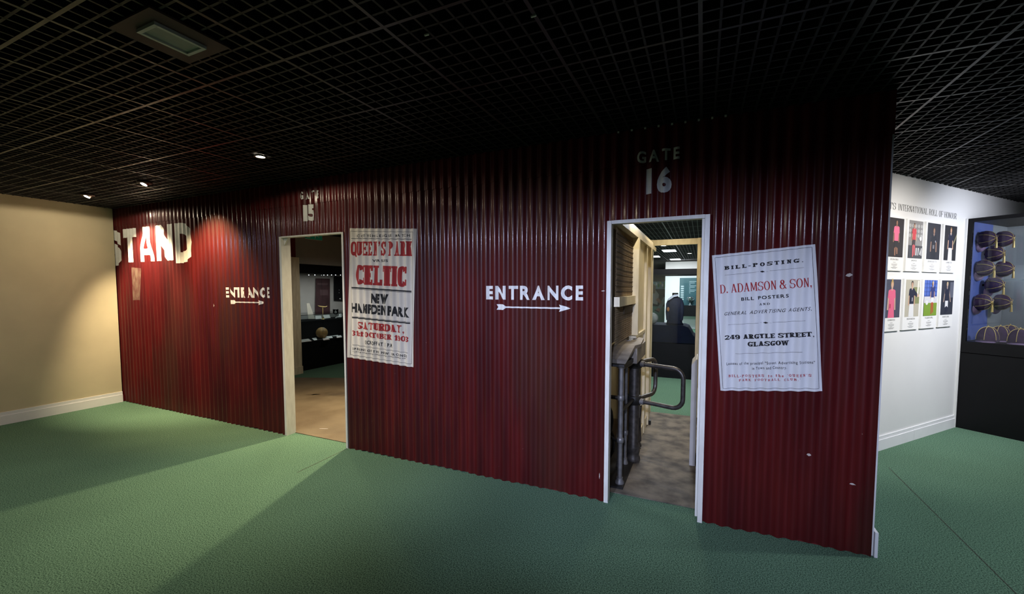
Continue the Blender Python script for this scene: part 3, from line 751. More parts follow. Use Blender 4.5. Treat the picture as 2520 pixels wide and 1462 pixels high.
for txt, x0, x1 in (('INTERNATIONAL ROLL OF HONOUR', sa, sb), ("WOMEN'S", sa - .435, sa - .045)):
    for c, q in affine(slab_line(txt, (x1 - x0) / .061, **TITLE), (x0, 2.322), (x1, 2.322), (x0, 2.383)):
        flatmesh(q, 0.0015).build('letter', M['inkblack'], tt)

def ell(cx, cz, rx, rz, n=14): return [(cx + rx * math.cos(2 * PI * k / n), cz + rz * math.sin(2 * PI * k / n)) for k in range(n)]
SKIN = (0.55, 0.33, 0.22)
def portrait(i, j, label, bg, name, fig):
    """one board: s along the wall, print made of flat shapes in a 0..1 box"""
    s0 = -1.331 + 0.3795 * i - 0.0; z0 = 1.742 if j == 0 else 1.162; z1 = z0 + 0.508
    s1 = s0 + 0.325
    t = thing('portrait_board', label, 'picture', L3((s0 + s1) / 2, 0, z0), 'portrait boards on the white wall')
    wbox(MB(), s0, s1, 0.0, 0.018, z0, z1).build('board', M['card'], t)
    p0, p1, q0, q1 = s0 + 0.030, s1 - 0.014, z0 + 0.130, z1 - 0.010
    ph = flatmesh([[(p0, q0), (p1, q0), (p1, q1), (p0, q1)]], 0.0186).build('photo_print', flat('bg_%d%d' % (i + 1, j), bg), t)
    def mp(poly): return [(p0 + (p1 - p0) * a, q0 + (q1 - q0) * b) for a, b in poly]
    for k, (nm, col, poly) in enumerate(fig):
        flatmesh([mp(poly)], 0.0189 + 0.00012 * k).build(nm, flat('c%.2f_%.2f_%.2f' % col, col), ph)
    wd = min(0.19, 0.0125 * len(name)); cx = (s0 + s1) / 2
    if name: flatmesh([p for c, q in affine(sans_line(name, 0.0, gap=1.1), (cx - wd / 2, z0 + .100), (cx + wd / 2, z0 + .100), (cx - wd / 2, z0 + .117)) for p in q], 0.0186).build('caption', flat('greyink', (.18, .18, .18)), t)
    for r, ww in ((.078, .05), (.062, .11), (.052, .10), (.040, .05), (.030, .12), (.022, .08)):
        flatmesh([[(cx - ww / 2, z0 + r), (cx + ww / 2, z0 + r), (cx + ww / 2, z0 + r + .0035), (cx - ww / 2, z0 + r + .0035)]], 0.0186).build('caption_line', flat('greyink', (.18, .18, .18)), t)
def R4(a, b, c, d): return [(a, b), (c, b), (c, d), (a, d)]
def figure(shirt, shorts, hair, cx=.5, top=.93, hs=.10, skin=SKIN, long_=False, trim=None, arms=(0, 0), socks=None):
    """half or full length player seen from the front as flat shapes"""
    f = []; hz = top - hs * .75; sh = hz - hs * .95; wst = sh - hs * 3.1
    ar = hs * 1.55
    f.append(('print_shape', skin, [(cx - ar * 1.0, sh - .02), (cx - ar * .72, sh - .02), (cx - ar * .85 + arms[0], wst - hs * .3), (cx - ar * 1.2 + arms[0], wst - hs * .3)]))
    f.append(('print_shape', skin, [(cx + ar * .72, sh - .02), (cx + ar * 1.0, sh - .02), (cx + ar * 1.2 + arms[1], wst - hs * .3), (cx + ar * .85 + arms[1], wst - hs * .3)]))
    if long_:
        f.append(('print_shape', socks or skin, [(cx - hs * .98, wst - hs * 1.2), (cx - hs * .06, wst - hs * 1.2), (cx - hs * .18, .04), (cx - hs * .80, .04)]))
        f.append(('print_shape', socks or skin, [(cx + hs * .06, wst - hs * 1.2), (cx + hs * .98, wst - hs * 1.2), (cx + hs * 1.05, .08), (cx + hs * .42, .08)]))
        f.append(('print_shape', shorts, [(cx - hs * 1.0, wst + .02), (cx + hs * 1.0, wst + .02), (cx + hs * 1.1, wst - hs * 1.7), (cx, wst - hs * 1.3), (cx - hs * 1.1, wst - hs * 1.7)]))
    else:
        f.append(('print_shape', shorts, [(cx - ar * .72, wst + .02), (cx + ar * .72, wst + .02), (cx + ar * .9, .0), (cx - ar * .9, .0)]))
    f.append(('print_shape', shirt, [(cx - hs * .5, sh + hs * .22), (cx - ar * .95, sh), (cx - ar * 1.12, sh - hs * 1.35), (cx - ar * .78, sh - hs * 1.35), (cx - ar * .74, wst), (cx + ar * .74, wst), (cx + ar * .78, sh - hs * 1.35), (cx + ar * 1.12, sh - hs * 1.35), (cx + ar * .95, sh), (cx + hs * .5, sh + hs * .22)]))
    if trim: f.append(('print_shape', trim, [(cx - hs * .5, sh + hs * .25), (cx, sh - hs * .25), (cx + hs * .5, sh + hs * .25), (cx + hs * .25, sh + hs * .3), (cx - hs * .25, sh + hs * .3)]))
    f.append(('print_shape', skin, [(cx - hs * .28, hz - hs), (cx + hs * .28, hz - hs), (cx + hs * .25, hz), (cx - hs * .25, hz)]))
    f.append(('print_shape', hair, ell(cx, hz + hs * .12, hs * .60, hs * .66)))
    f.append(('print_shape', skin, ell(cx, hz - hs * .10, hs * .47, hs * .56)))
    return f
PINK = (.72, .13, .24); NAVY = (.012, .014, .035); BLK = (.015, .013, .012); WHT = (.72, .72, .72); GRS = (.18, .30, .03)
seats = [('print_shape', (.42, .41, .40), ell(.08 + .2 * a, .60 + .13 * b, .085, .05, 10)) for a in range(5) for b in range(3)]
bseats = [('print_shape', (.08, .15, .50), ell(.08 + .2 * a, .62 + .11 * b, .085, .05, 10)) for a in range(5) for b in range(4)]
portrait(-1, 0, 'portrait in pink top and black shorts, partly hidden by the red wall, upper row', (.020, .014, .012), 'IFEOMA DIEKE', figure(PINK, BLK, BLK, .52, .97, .115, (.26, .13, .08), True))
portrait(0, 0, 'portrait board of a player in red kicking before grey seats', (.24, .23, .22), 'JANE ROSS',
         seats + [('print_shape', (.05, .05, .055), R4(0, 0, 1, .34)), ('print_shape', (.62, .62, .62), R4(.52, .08, .60, .28)), ('print_shape', (.62, .62, .62), R4(.66, .08, .71, .28)), ('print_shape', (.62, .62, .62), R4(.90, .08, .95, .28)), ('print_shape', (.62, .62, .62), [(.71, .28), (.79, .10), (.83, .10), (.75, .28)]), ('print_shape', (.62, .62, .62), [(.90, .28), (.82, .10), (.86, .10), (.95, .28)])]
         + figure((.55, .05, .06), (.05, .03, .03), (.10, .05, .03), .36, .93, .092, SKIN, True, socks=(.65, .12, .13)) + [('print_shape', WHT, ell(.82, .53, .085, .055))])
portrait(1, 0, 'portrait board of a player in a black shirt on dark ground', (.020, .020, .028), 'JENNIFER BEATTIE', figure((.010, .011, .018), (.010, .011, .018), (.05, .03, .02), .5, .90, .135, (.30, .17, .11), trim=(.25, .25, .28)) + [('print_shape', (.4, .4, .42), R4(.45, .30, .48, .40)), ('print_shape', (.4, .4, .42), R4(.51, .30, .54, .40)), ('print_shape', (.35, .35, .4), ell(.63, .50, .035, .03))])
portrait(2, 0, 'portrait board of a player in navy shirt and white shorts walking', (.016, .016, .020), 'JOANNE LOVE', [('print_shape', (.28, .26, .14), [(.75, .45), (1, .72), (1, .80), (.75, .52)])] + figure(NAVY, WHT, (.20, .12, .05), .5, .96, .125, SKIN, trim=WHT))
portrait(-1, 1, 'portrait in pink top with hair tied up, partly hidden by the red wall, lower row', (.06, .065, .10), 'LEANNE ROSS', figure(PINK, PINK, (.50, .33, .12), .42, .97, .15, (.60, .38, .28)) + [('print_shape', (.5, .33, .12), ell(.42, .975, .05, .04)), ('print_shape', (.35, .03, .06), R4(.30, .25, .36, .36))])
portrait(0, 1, 'portrait board of a dark haired player in navy holding out an arm', (.46, .43, .34), 'MEGAN SNEDDON', [('print_shape', (.22, .24, .10), R4(.55, .35, 1, .8)), ('print_shape', (.75, .72, .62), [(.80, .55), (.92, .55), (.95, .98), (.85, .98)])] + figure(NAVY, WHT, (.03, .02, .015), .45, .97, .13, SKIN, trim=WHT) + [('print_shape', NAVY, [(.60, .74), (.84, .62), (.84, .52), (.58, .60)]), ('print_shape', (.6, .42, .3), [(.82, .62), (.98, .60), (.98, .54), (.82, .52)]), ('print_shape', WHT, R4(.46, .42, .50, .52))])
portrait(1, 1, 'portrait board of a blonde player kicking on grass before blue seats', (.045, .085, .32), 'PAULINE HAMILL', bseats + [('print_shape', (.60, .60, .62), R4(0, .34, 1, .54)), ('print_shape', GRS, R4(0, 0, 1, .36))] + figure((.03, .04, .16), WHT, (.70, .55, .30), .62, .97, .095, SKIN, True, socks=(.45, .05, .03), trim=WHT) + [('print_shape', WHT, ell(.20, .37, .10, .065))])
portrait(2, 1, 'portrait board of a fair haired player running with arms spread, navy kit', (.022, .026, .042), 'RHONDA JONES', [('print_shape', (.10, .11, .15), R4(.7, .5, 1, .95))] + figure(NAVY, WHT, (.62, .48, .24), .46, .96, .115, (.42, .30, .24), True, arms=(-.06, .14), socks=NAVY, trim=(.3, .3, .34)))

# ------------------------------------------------------------------ cap display case
def Cp(px, py, off=0.0):                 # on a plane parallel to the case front, off metres behind it: (distance along Vv, height)
    p = hit(px, py, U, U.dot(Q) + off); return ((p - Q).dot(Vv), p.z)
def K3(v, d, z): return tuple(Q + Vv * v + U * d + Vector((0, 0, z)))
def kbox(mb, v0, v1, d0, d1, z0, z1):
    vs = [K3(v, d, z) for z in (z0, z1) for v, d in ((v0, d0), (v1, d0), (v1, d1), (v0, d1))]
    return mb.add(vs, [(0, 1, 2, 3), (7, 6, 5, 4), (4, 5, 1, 0), (5, 6, 2, 1), (6, 7, 3, 2), (7, 4, 0, 3)])
VW, DP = 2.2, 1.05
cc = thing('cap_display_case', 'tall black glazed display case of purple caps in the right alcove', 'display case', K3(1.1, .5, 0))
kbox(MB(), 0.018, VW, 0.006, DP, 0.0, 0.855).build('plinth', M['black'], cc)
kbox(MB(), 0.018, VW, 0.0, DP, 0.862, 0.985).build('deck', M['black'], cc)
kbox(MB(), 0.018, 0.055, 0.0, 0.04, 0.986, 2.342).build('frame_post', M['black'], cc)
kbox(MB(), 0.056, VW, 0.0, 0.04, 2.302, 2.342).build('frame_rail', M['black'], cc)
kbox(MB(), 0.018, VW, 0.041, DP, 2.315, 2.342).build('case_top', M['black'], cc)
kbox(MB(), 0.018, 0.034, 0.042, 0.62, 0.986, 2.314).build('side_panel', M['blue'], cc)
kbox(MB(), 0.018, 0.034, 0.621, DP, 0.986, 2.314).build('side_panel', M['greyglass'], cc)
kbox(MB(), 0.035, VW, DP - .02, DP, 0.986, 2.314).build('back_panel', M['greyglass'], cc)
kbox(MB(), 0.056, VW - .04, 0.014, 0.020, 0.987, 2.301).build('glass_pane', M['glass'], cc)
kbox(MB(), 0.060, VW - .04, 0.30, 0.302, 1.66, 1.672).build('glass_shelf', M['glass_tint'], cc)
capc = wbox(MB(), -0.02, -0.0005, 0.0, 0.018, 0.0, 2.345).build('case_trim', M['white_wall'], cc); capc['label'] = 'pale edge strip against the wall'

def make_cap(label, group):
    """cap with its crown along +z, peak on -y side, rim at z=0"""
    t = thing('velvet_cap', label, 'cap', (0, 0, 0), group)
    R, hgt = 0.088, 0.098
    prof = [(R * math.cos(a) ** .8 if a < PI / 2 - .01 else 0.002, hgt * math.sin(a)) for a in [PI / 2 * k / 9 for k in range(10)]]
    prof = [(R * 1.01, -0.012)] + prof
    MB().lathe(prof, n=24).build('crown', M['velvet'], t, local=True)
    pk = MB(); n = 12; vs = []
    for k in range(n + 1):
        a = math.radians(-150 + 120 * k / n); ext = 0.052 * math.sin(PI * k / n)
        for r, zz in ((R * .98, -0.006), (R + ext, -0.016 - ext * .35), (R + ext, -0.019 - ext * .35), (R * .98, -0.010)):
            vs.append((r * math.cos(a), r * math.sin(a), zz))
    fs = [(4 * k + q, 4 * k + (q + 1) % 4, 4 * k + 4 + (q + 1) % 4, 4 * k + 4 + q) for k in range(n) for q in range(4)]
    pk.add(vs, fs, True).build('peak', M['velvet_in'], t, local=True)
    for k in range(6):
        a = 2 * PI * k / 6 + PI / 6
        pts = []
        for q in range(9):
            b = PI / 2 * q / 8; r = R * max(0.02, math.cos(b)) ** .8 + .0015; pts.append((r * math.cos(a), r * math.sin(a), hgt * math.sin(b) + .002))
        MB().tube(pts, 0.0028, 6).build('braid', M['gold'], t, local=True)
    MB().ball((0, 0, hgt + .004), 0.009, 12, 8).build('button', M['gold'], t, local=True)
    return t
def cap_tassel(t, wpos, length):
    """tassel hanging straight down (world) from the button"""
    x, y, z = wpos
    MB().tube([(x, y, z), (x, y, z - .03)], .0025, 6).build('tassel_cord', M['gold'], t)
    MB().lathe([(0.004, -.03), (0.008, -.036), (0.0075, -.046), (0.009, -.05), (0.0115, -length)], (x, y, z), 10).build('tassel', M['gold'], t)
cap0 = None
def put_cap(v, d, z, axis, label, group, tassel=True):
    """axis: crown direction in (v,d,z)"""
    global cap0
    ax = (Vv * axis[0] + U * axis[1] + Vector((0, 0, axis[2]))).normalized()
    dn = Vector((0, 0, -1)) if abs(ax.z) < .8 else -U
    yy = -(dn - ax * dn.dot(ax)).normalized(); xx = yy.cross(ax)
    mtx = Matrix((xx, yy, ax)).transposed().to_4x4()
    if cap0 is None: t = make_cap(label, group); cap0 = t
    else:
        t = cap0.copy(); C.objects.link(t)
        for ch in [c for c in bpy.data.objects if c.parent == cap0 and not c.name.startswith('tassel')]:
            c = ch.copy(); C.objects.link(c); c.parent = t
    t['label'] = label; t['group'] = group
    t.location = K3(v, d, z); t.rotation_euler = mtx.to_euler()
    if tassel: cap_tassel(t, Vector(K3(v, d, z)) + ax * 0.105, 0.11)
    return t
wcaps = [((2455, 585), .24, 'top near velvet cap on the blue panel, tassel hanging'), ((2498, 585), .62, 'top far velvet cap on the blue panel behind the first'),
         ((2474, 622), .42, 'velvet cap between the top and second pairs'), ((2450, 658), .24, 'near velvet cap of the second pair on the blue panel'),
         ((2497, 660), .62, 'far velvet cap of the second pair on the panel'), ((2473, 700), .42, 'velvet cap between the second and lowest pairs'),
         ((2445, 743), .24, 'lowest near velvet cap on the blue panel'), ((2492, 743), .62, 'lowest far velvet cap on the panel')]
for (px, py), d, lb in wcaps:
    v, z = Cp(px, py, d)
    put_cap(v - .100, d, z - .006, (1, -0.28, 0.02), lb, 'velvet caps mounted on the case side')
    kp = MB().tube([K3(.035, d, z - .006), K3(v - .09, d, z - .006)], .012, 8)
    kp.build('cap_peg', M['blackmatt'], cc)
for (px, py), d, lb in [((2432, 803), .16, 'leftmost velvet cap standing on the case floor'), ((2462, 801), .36, 'second velvet cap on the case floor, behind the leftmost'),
                        ((2486, 799), .56, 'rearmost velvet cap on the case floor'), ((2511, 808), .20, 'rightmost velvet cap on the case floor at the picture edge')]:
    v, z = Cp(px, py, d); put_cap(v, d, 1.009, (0, 0, 1), lb, 'velvet caps standing on the case floor', False).scale = (1, 1, max(.9, (z - 1.009) / .105))

lamp('case_fill_light', 'AREA', K3(1.25, .12, 2.295), K3(.35, .42, 1.6), 20, (0.86, 0.88, 1.0), sx=0.9, sy=0.06)  # added fill strip that brightens the caps, kept out of view
# ------------------------------------------------------------------ behind gate 15
cp_ = boxo('wall_inner', (0.40, 0.095, 0), (0.578, 2.40, 2.146), M['cream']); tag(cp_, 'cream boarded wall inside gate 15', kind='structure')
tag(boxo('baseboard_inner', (0.5785, 0.10, 0), (0.595, 2.405, 0.14), M['cream']), 'cream skirting inside gate 15', kind='structure')
tag(boxo('trim_1', (0.5785, 0.10, 2.10), (0.588, 2.39, 2.146), M['cream']), 'cream capping of the inner wall', kind='structure')
tag(boxo('wall_upper', (0.40, 0.095, 2.147), (0.572, 2.335, H), M['redboard']), 'dark red boarding above the cream inner wall', kind='structure')
tag(boxo('wall_grey', (0.20, 2.41, 2.048), (0.395, 6.2, H), M['grey_wall']), 'grey wall above the black case inside gate 15', kind='structure')
gc = thing('relic_display_case', 'dark glazed display case of football relics seen through gate 15', 'display case', (0, 3.9, 0))
def gx(px, py, x): return hit(px, py, (1, 0, 0), x)
boxo('plinth', (-0.55, 2.42, 0), (0.394, 5.8, 0.552), M['black'], gc)
boxo('header', (-0.55, 2.42, 1.90), (0.394, 5.8, 2.046), M['black'], gc)
boxo('end_panel', (-0.55, 2.42, 0.553), (0.38, 2.45, 1.899), M['blackmatt'], gc)
boxo('back_panel', (-0.55, 2.96, 0.553), (-0.53, 5.8, 1.899), M['grey_wall'], gc)
boxo('back_panel', (-0.55, 2.451, 0.553), (-0.53, 2.955, 1.899), M['blackmatt'], gc)
boxo('lamp_hiding_lip', (0.366, 2.452, 1.870), (0.382, 5.79, 1.8995), M['black'], gc)  # lip added only to hide the fill strip from the camera
ZS = gx(800, 787, 0.02).z
boxo('step', (-0.529, 2.452, 0.553), (0.02, 5.79, ZS), M['blackmatt'], gc)
boxo('glass_pane', (0.384, 2.452, 0.553), (0.390, 3.055, 1.899), M['glass'], gc)
boxo('glass_pane', (0.384, 3.060, 0.553), (0.390, 5.79, 1.899), M['glass'], gc)
boxo('glass_shelf', (-0.52, 2.46, 1.055), (0.30, 5.78, 1.063), M['glass_tint'], gc)
for px in (760, 775, 797, 806, 816, 826, 838):
    p = gx(px, 677, 0.30); MB().ball((0.30, p.y, p.z), .0075, 8, 6).build('case_lamp', M['ledcool'], gc)
lamp('case_fill_light', 'AREA', (0.24, 3.45, 1.895), (0.24, 3.45, 0), 11.0, (1.0, 0.96, 0.90), sx=0.04, sy=1.6)  # added hidden fill strip for the relics, beside the small dot lamps
def card(label, pts, z, m=M['card'], th=.004, tilt=0.0):
    """pts: four pixel corners lying on the level z"""
    q = [hit(a, b, (0, 0, 1), z) for a, b in pts]
    o = MB().prism([(p.x, p.y) for p in q], z + .0008, z + th, lambda a, b, h: (a, b, h)).build('exhibit_card', m)
    return tag(o, label, 'card', 'cards in the relic case')
zb = 0.553
card('sheet of small pale cards at the left of the relic case', [(741, 843), (768, 840), (752, 829.5), (741, 830)], zb, flat('cards', (.45, .42, .38)))
card('pale card left of the brown ball', [(773, 838), (780.5, 837), (778.5, 830), (763, 829)], zb)
card('front pale card right of the brown ball', [(796, 838), (812, 836), (806, 830.5), (792.5, 831)], zb)
card('second pale card right of the brown ball', [(808.5, 833), (819, 832), (816, 826.5), (801, 827.5)], zb)
card('rear pale card right of the brown ball', [(820, 828), (832.5, 827), (830.5, 821.5), (813, 825)], zb)
card('rightmost pale card on the lower level of the relic case', [(829, 832.3), (842, 830.5), (839, 825.5), (828, 827)], zb)
def leaning(label, px, x, m=M['card'], name='exhibit_card', cat='card', lean=0.05, group='cards in the relic case'):
    q = [gx(a, b, x) for a, b in px]; zlo = min(p.z for p in q)
    vs = []
    for p in q: vs.append((x - (p.z - zlo) * lean * 4, p.y, p.z))
    vs += [(a - .006, b, c) for a, b, c in vs]
    n = len(q)
    o = MB().add(vs, [tuple(range(n)), tuple(range(n, 2 * n))[::-1]] + [(i, (i + 1) % n, n + (i + 1) % n, n + i) for i in range(n)]).build(name, m)
    return tag(o, label, cat, group)
leaning('small upright pale card on the upper step', [(776.5, 785.5), (792.5, 784.5), (791, 777), (777, 777.5)], -.03)
leaning('open white booklet on the upper step of the relic case', [(798.5, 784), (813.5, 782.5), (811.5, 775), (796, 776)], -.03)
leaning('white card at the right end of the upper step', [(824.5, 781.5), (841, 780.5), (841.5, 772), (836, 772.5), (834, 778.5)], -.03)
leaning('tall pale sheet leaning at the left of the upper step', [(759, 785), (775.5, 785), (767, 746), (760, 747)], -.05, flat('oldsheet', (.50, .47, .40)))
mp_ = leaning('dark maroon panel hanging at the back of the relic case', [(776, 768), (812, 769), (812, 686), (778, 685)], -.50, M['maroon'], 'maroon_panel', 'panel', 0, None)
fr_ = leaning('black framed panel at the right back of the relic case', [(822, 740), (850, 741), (850, 681), (822, 680)], -.50, M['blackmatt'], 'black_panel', 'panel', 0, None)
for a, b, r in ((834.5, 714, .012), (834.5, 721, .012), (838, 736, .03)):
    p = gx(a, b, -.495); MB().ball((-.492, p.y, p.z), r, 10, 6, (.3, 1, 1)).build('badge', M['silver'], fr_)
for a, b, c, d in ((781, 697, 806, 701), (788, 713, 807, 727)):
    p = gx(a, d, -.497); q = gx(c, b, -.497); boxo('faded_print', (-.498, p.y, p.z), (-.496, q.y, q.z), flat('fadedprint', (.09, .05, .055)), mp_)
# gilt bowl-like ornament
p = gx(794, 755, -.15); g0 = thing('gilt_ornament', 'thin gilt boat-shaped ornament before the maroon panel', 'ornament', (-.15, p.y, ZS + .001))
pts = [(-.15, p.y - .12 + .24 * k / 10, p.z + .010 * math.cos(PI * k / 10) + .02 * (abs(k - 5) / 5) ** 3) for k in range(11)]
MB().tube(pts, [.004 + .009 * math.sin(PI * k / 10) for k in range(11)], 8).build('hull', M['gold'], g0)
MB().tube([(-.15, p.y, p.z), (-.15, p.y, ZS + .012)], .006, 8).build('stem', M['gold'], g0)
MB().lathe([(.04, 0), (.035, .008), (.008, .014)], (-.15, p.y, ZS + .001), 14).build('foot', M['gold'], g0)
p = gx(826, 765, -.15); cup = thing('glass_trophy', 'faint engraved glass trophy right of the gilt ornament', 'trophy', (-.15, p.y, ZS + .001))
MB().lathe([(.05, 0), (.045, .012), (.012, .03), (.012, .07), (.05, .11), (.062, .20), (.058, .20), (.046, .115), (.004, .085)], (-.15, p.y, ZS + .001), 16).build('bowl', M['glass'], cup)
# brown leather ball
def football(label, c, r, m, laced=True):
    t = thing('leather_football', label, 'ball', (c[0], c[1], c[2] - r), None)
    MB().ball(c, r, 28, 18).build('panels', m, t)
    for ax in range(3):
        for o_ in (-.34, .34):
            pts = []
            for k in range(33):
                a = 2 * PI * k / 32; rr = math.sqrt(1 - o_ * o_)
                v = [0, 0, 0]; v[ax] = o_; v[(ax + 1) % 3] = rr * math.cos(a); v[(ax + 2) % 3] = rr * math.sin(a)
                pts.append((c[0] + r * v[0], c[1] + r * v[1], c[2] + r * v[2]))
            MB().tube(pts, r * .007, 5, False).build('seam', M['seam'], t)
    if laced:
        MB().tube([(c[0] + r * .45, c[1] - r * .10, c[2] + r * .92), (c[0] + r * .55, c[1] + r * .14, c[2] + r * .86)], r * .07, 6).build('lace', M['card'], t)
    return t
p = gx(792, 816.5, 0.20); football('brown laced leather football in the relic case', (0.20, p.y, zb + .1155), .1145, M['leather'])

# hanging exit sign
es = thing('exit_sign', 'green running man exit sign hanging inside gate 15', 'sign', (1.2, 2.2, 2.425))
boxo('sign_panel', (1.188, 2.037, 2.425), (1.2, 2.379, 2.60), M['exitgreen'], es)
boxo('sign_edge', (1.186, 2.032, 2.4195), (1.2, 2.384, 2.4245), M['exitwhite'], es)
for yy in (2.09, 2.33): MB().tube([(1.194, yy, 2.60), (1.194, yy, H)], .003, 6).build('hanger', M['chrome'], es)
def sg(poly): return MB().add([(1.2012, y, z) for y, z in poly], [tuple(range(len(poly)))])
sg([(2.06, 2.445), (2.13, 2.445), (2.13, 2.58), (2.06, 2.58)]).build('door_symbol', M['exitwhite'], es)
for poly in ([(2.26, 2.575), (2.285, 2.575), (2.285, 2.55), (2.26, 2.55)], [(2.245, 2.545), (2.275, 2.545), (2.262, 2.495), (2.235, 2.495)], [(2.235, 2.50), (2.255, 2.50), (2.235, 2.44), (2.22, 2.44)], [(2.25, 2.505), (2.27, 2.50), (2.315, 2.475), (2.31, 2.458)], [(2.27, 2.54), (2.32, 2.515), (2.31, 2.505), (2.265, 2.525)], [(2.245, 2.545), (2.205, 2.52), (2.21, 2.51), (2.25, 2.53)]):
    sg(poly).build('figure_symbol', M['exitwhite'], es)

# ------------------------------------------------------------------ turnstile passage behind gate 16
gp = thing('grille_partition', 'cream timber partition with bronze wire grilles left of the turnstile', 'partition', (6.76, 1.0, 0))
CR = M['cream']
boxo('top_rail', (6.690, 0.078, 2.028), (6.800, 2.45, 2.075), CR, gp)
boxo('top_rail', (6.690, 0.078, 2.076), (6.780, 2.45, 2.125), CR, gp)
boxo('middle_rail', (6.745, 0.078, 1.437), (6.786, 0.884, 1.508), CR, gp)
boxo('post', (6.740, 0.885, 1.150), (6.808, 0.955, 2.027), CR, gp)
boxo('post', (6.740, 1.620, 0.010), (6.790, 1.700, 2.027), CR, gp)
boxo('post', (6.740, 1.930, 0.010), (6.800, 2.040, 2.027), CR, gp)
boxo('cover_board', (6.742, 1.255, 1.125), (6.766, 1.619, 2.027), CR, gp)
boxo('sill', (6.720, 0.956, 1.112), (6.786, 1.619, 1.140), CR, gp)
boxo('lower_panel', (6.744, 1.30, 0.010), (6.764, 1.619, 1.111), CR, gp)
boxo('lower_panel', (6.744, 1.701, 0.010), (6.768, 1.929, 2.027), CR, gp)
boxo('skirting', (6.769, 1.30, 0.010), (6.784, 1.929, 0.12), CR, gp)
boxo('foot_block', (6.801, 1.95, 0.008), (6.825, 2.00, 0.055), M['ironb'], gp)
def grille(y0, y1, z0, z1, x, name='wire_grille'):
    mb = MB(); cw, chh = 0.021, 0.017; r = 0
    z = z0
    while z < z1 - .002:
        n = int((y1 - y0) / (cw / 2)); off = (r % 2) * cw / 2
        vs = []; fs = []
        for k in range(n + 1):
            y = y0 + (y1 - y0) * k / n; zz = z + (chh if (k + r) % 2 else 0)
            zz = min(zz, z1)
            xo = x + (.003 if (k + r) % 2 else -.001)
            vs += [(xo, y, zz), (xo + .0035, y, zz + .0042)]
        fs = [(2 * k, 2 * k + 2, 2 * k + 3, 2 * k + 1) for k in range(n)]
        mb.add(vs, fs); z += chh; r += 1
    o = mb.build(name, M['mesh'], gp); o['kind'] = 'stuff'; return o
grille(0.080, 0.884, 1.509, 2.024, 6.752); grille(0.080, 0.884, 1.150, 1.436, 6.752); grille(0.957, 1.254, 1.142, 2.024, 6.735)
boxo('grille_backing', (6.700, 0.080, 1.150), (6.708, 0.884, 2.026), M['meshback'], gp)
boxo('grille_backing', (6.700, 0.957, 1.142), (6.708, 1.254, 2.026), M['meshback'], gp)
for k in range(11): boxo('grille_bar', (6.7565, 0.080, 1.545 + .0425 * k), (6.7590, 0.884, 1.545 + .0425 * k + .006), M['meshback'], gp)
boxo('notice_board', (6.757, 0.42, 1.365), (6.764, 0.86, 1.425), M['meshback'], gp)

bw = setting('wall_booth', 'cream boarded back of the ticket booth')
for k in range(8): boxo('plank', (5.90 + .104 * k, 2.02, 0.007), (5.90 + .104 * k + .100, 2.04, 2.1), CR, bw)
boxo('plank', (5.86, 0.10, 0.007), (5.895, 2.04, 2.1), CR, bw)
pw = setting('wall_passage', 'right side boarding of the turnstile passage')
boxo('plank', (7.372, 0.095, 0.007), (7.40, 2.44, 2.12), CR, pw)
boxo('batten', (7.330, 1.30, 0.007), (7.371, 1.36, 2.12), CR, pw)
d3 = setting('door_3', 'cream frame at the far end of the turnstile passage')
boxo('jamb', (6.722, 2.455, 0.006), (6.764, 2.52, 2.175), CR, d3); boxo('jamb', (7.266, 2.455, 0.006), (7.300, 2.52, 2.175), CR, d3)
boxo('lintel', (6.765, 2.460, 2.104), (7.265, 2.515, 2.172), CR, d3)
boxo('side_light', (7.301, 2.47, 0.006), (7.40, 2.50, 2.175), CR, d3)
boxo('infill', (6.05, 2.47, 0.006), (6.721, 2.50, 2.175), CR, d3)

tag(boxo('wall_divider', (4.90, 2.60, 0), (5.00, 17.85, H), M['grey_wall']), 'grey partition between the relic room and the far hall', kind='structure')
# turnstile
ts = thing('turnstile', 'old iron turnstile with looped rotating arms in gate 16', 'turnstile', (6.78, 0.6, 0.007))
IRN, IR2, IRB = M['iron'], M['iron2'], M['ironb']
boxo('base_plate', (6.40, 0.225, 0.0075), (6.805, 1.285, 0.022), IRB, ts)
MB().lathe([(.062, .022), (.062, .05), (.050, .07), (.058, .11), (.058, .15), (.046, .18), (.046, 1.03)], (6.795, .82, 0), 20).build('column', IRN, ts)
col = lambda z, x=6.795, y=.82: (x, y, z)
for z in (.905, .575):
    MB().lathe([(.058, -.04), (.064, -.034), (.064, .034), (.058, .04)], col(z), 20).build('hub', IRB, ts)
def arm(ang):
    d = Vector((math.cos(ang), math.sin(ang), 0)); o = Vector(col(0)); zt, zb2, Rr, rc = .905, .568, .425, .085
    pts = [o + d * .05 + Vector((0, 0, zt))]
    pts.append(o + d * (Rr - rc) * .55 + Vector((0, 0, zt - .004)))
    for k in range(7):
        a = PI / 2 * (1 - k / 6); pts.append(o + d * (Rr - rc + rc * math.cos(a)) + Vector((0, 0, zt - rc + rc * math.sin(a) - .008)))
    for k in range(7):
        a = -PI / 2 * k / 6; pts.append(o + d * (Rr - rc + rc * math.cos(a)) + Vector((0, 0, zb2 + rc + rc * math.sin(a) - .008)))
    pts.append(o + d * (Rr - rc) * .55 + Vector((0, 0, zb2 - .002))); pts.append(o + d * .05 + Vector((0, 0, zb2)))
    a_ = MB().tube(pts, .0190, 12).build('rotor_arm', IRN, ts)
    for z in (zt, zb2):
        c = o + d * .07 + Vector((0, 0, z)); MB().tube([c - d * .012, c + d * .022], .026, 14).build('arm_collar', IR2, a_)
for a in (-0.26, 1.23, PI - 0.20): arm(a)
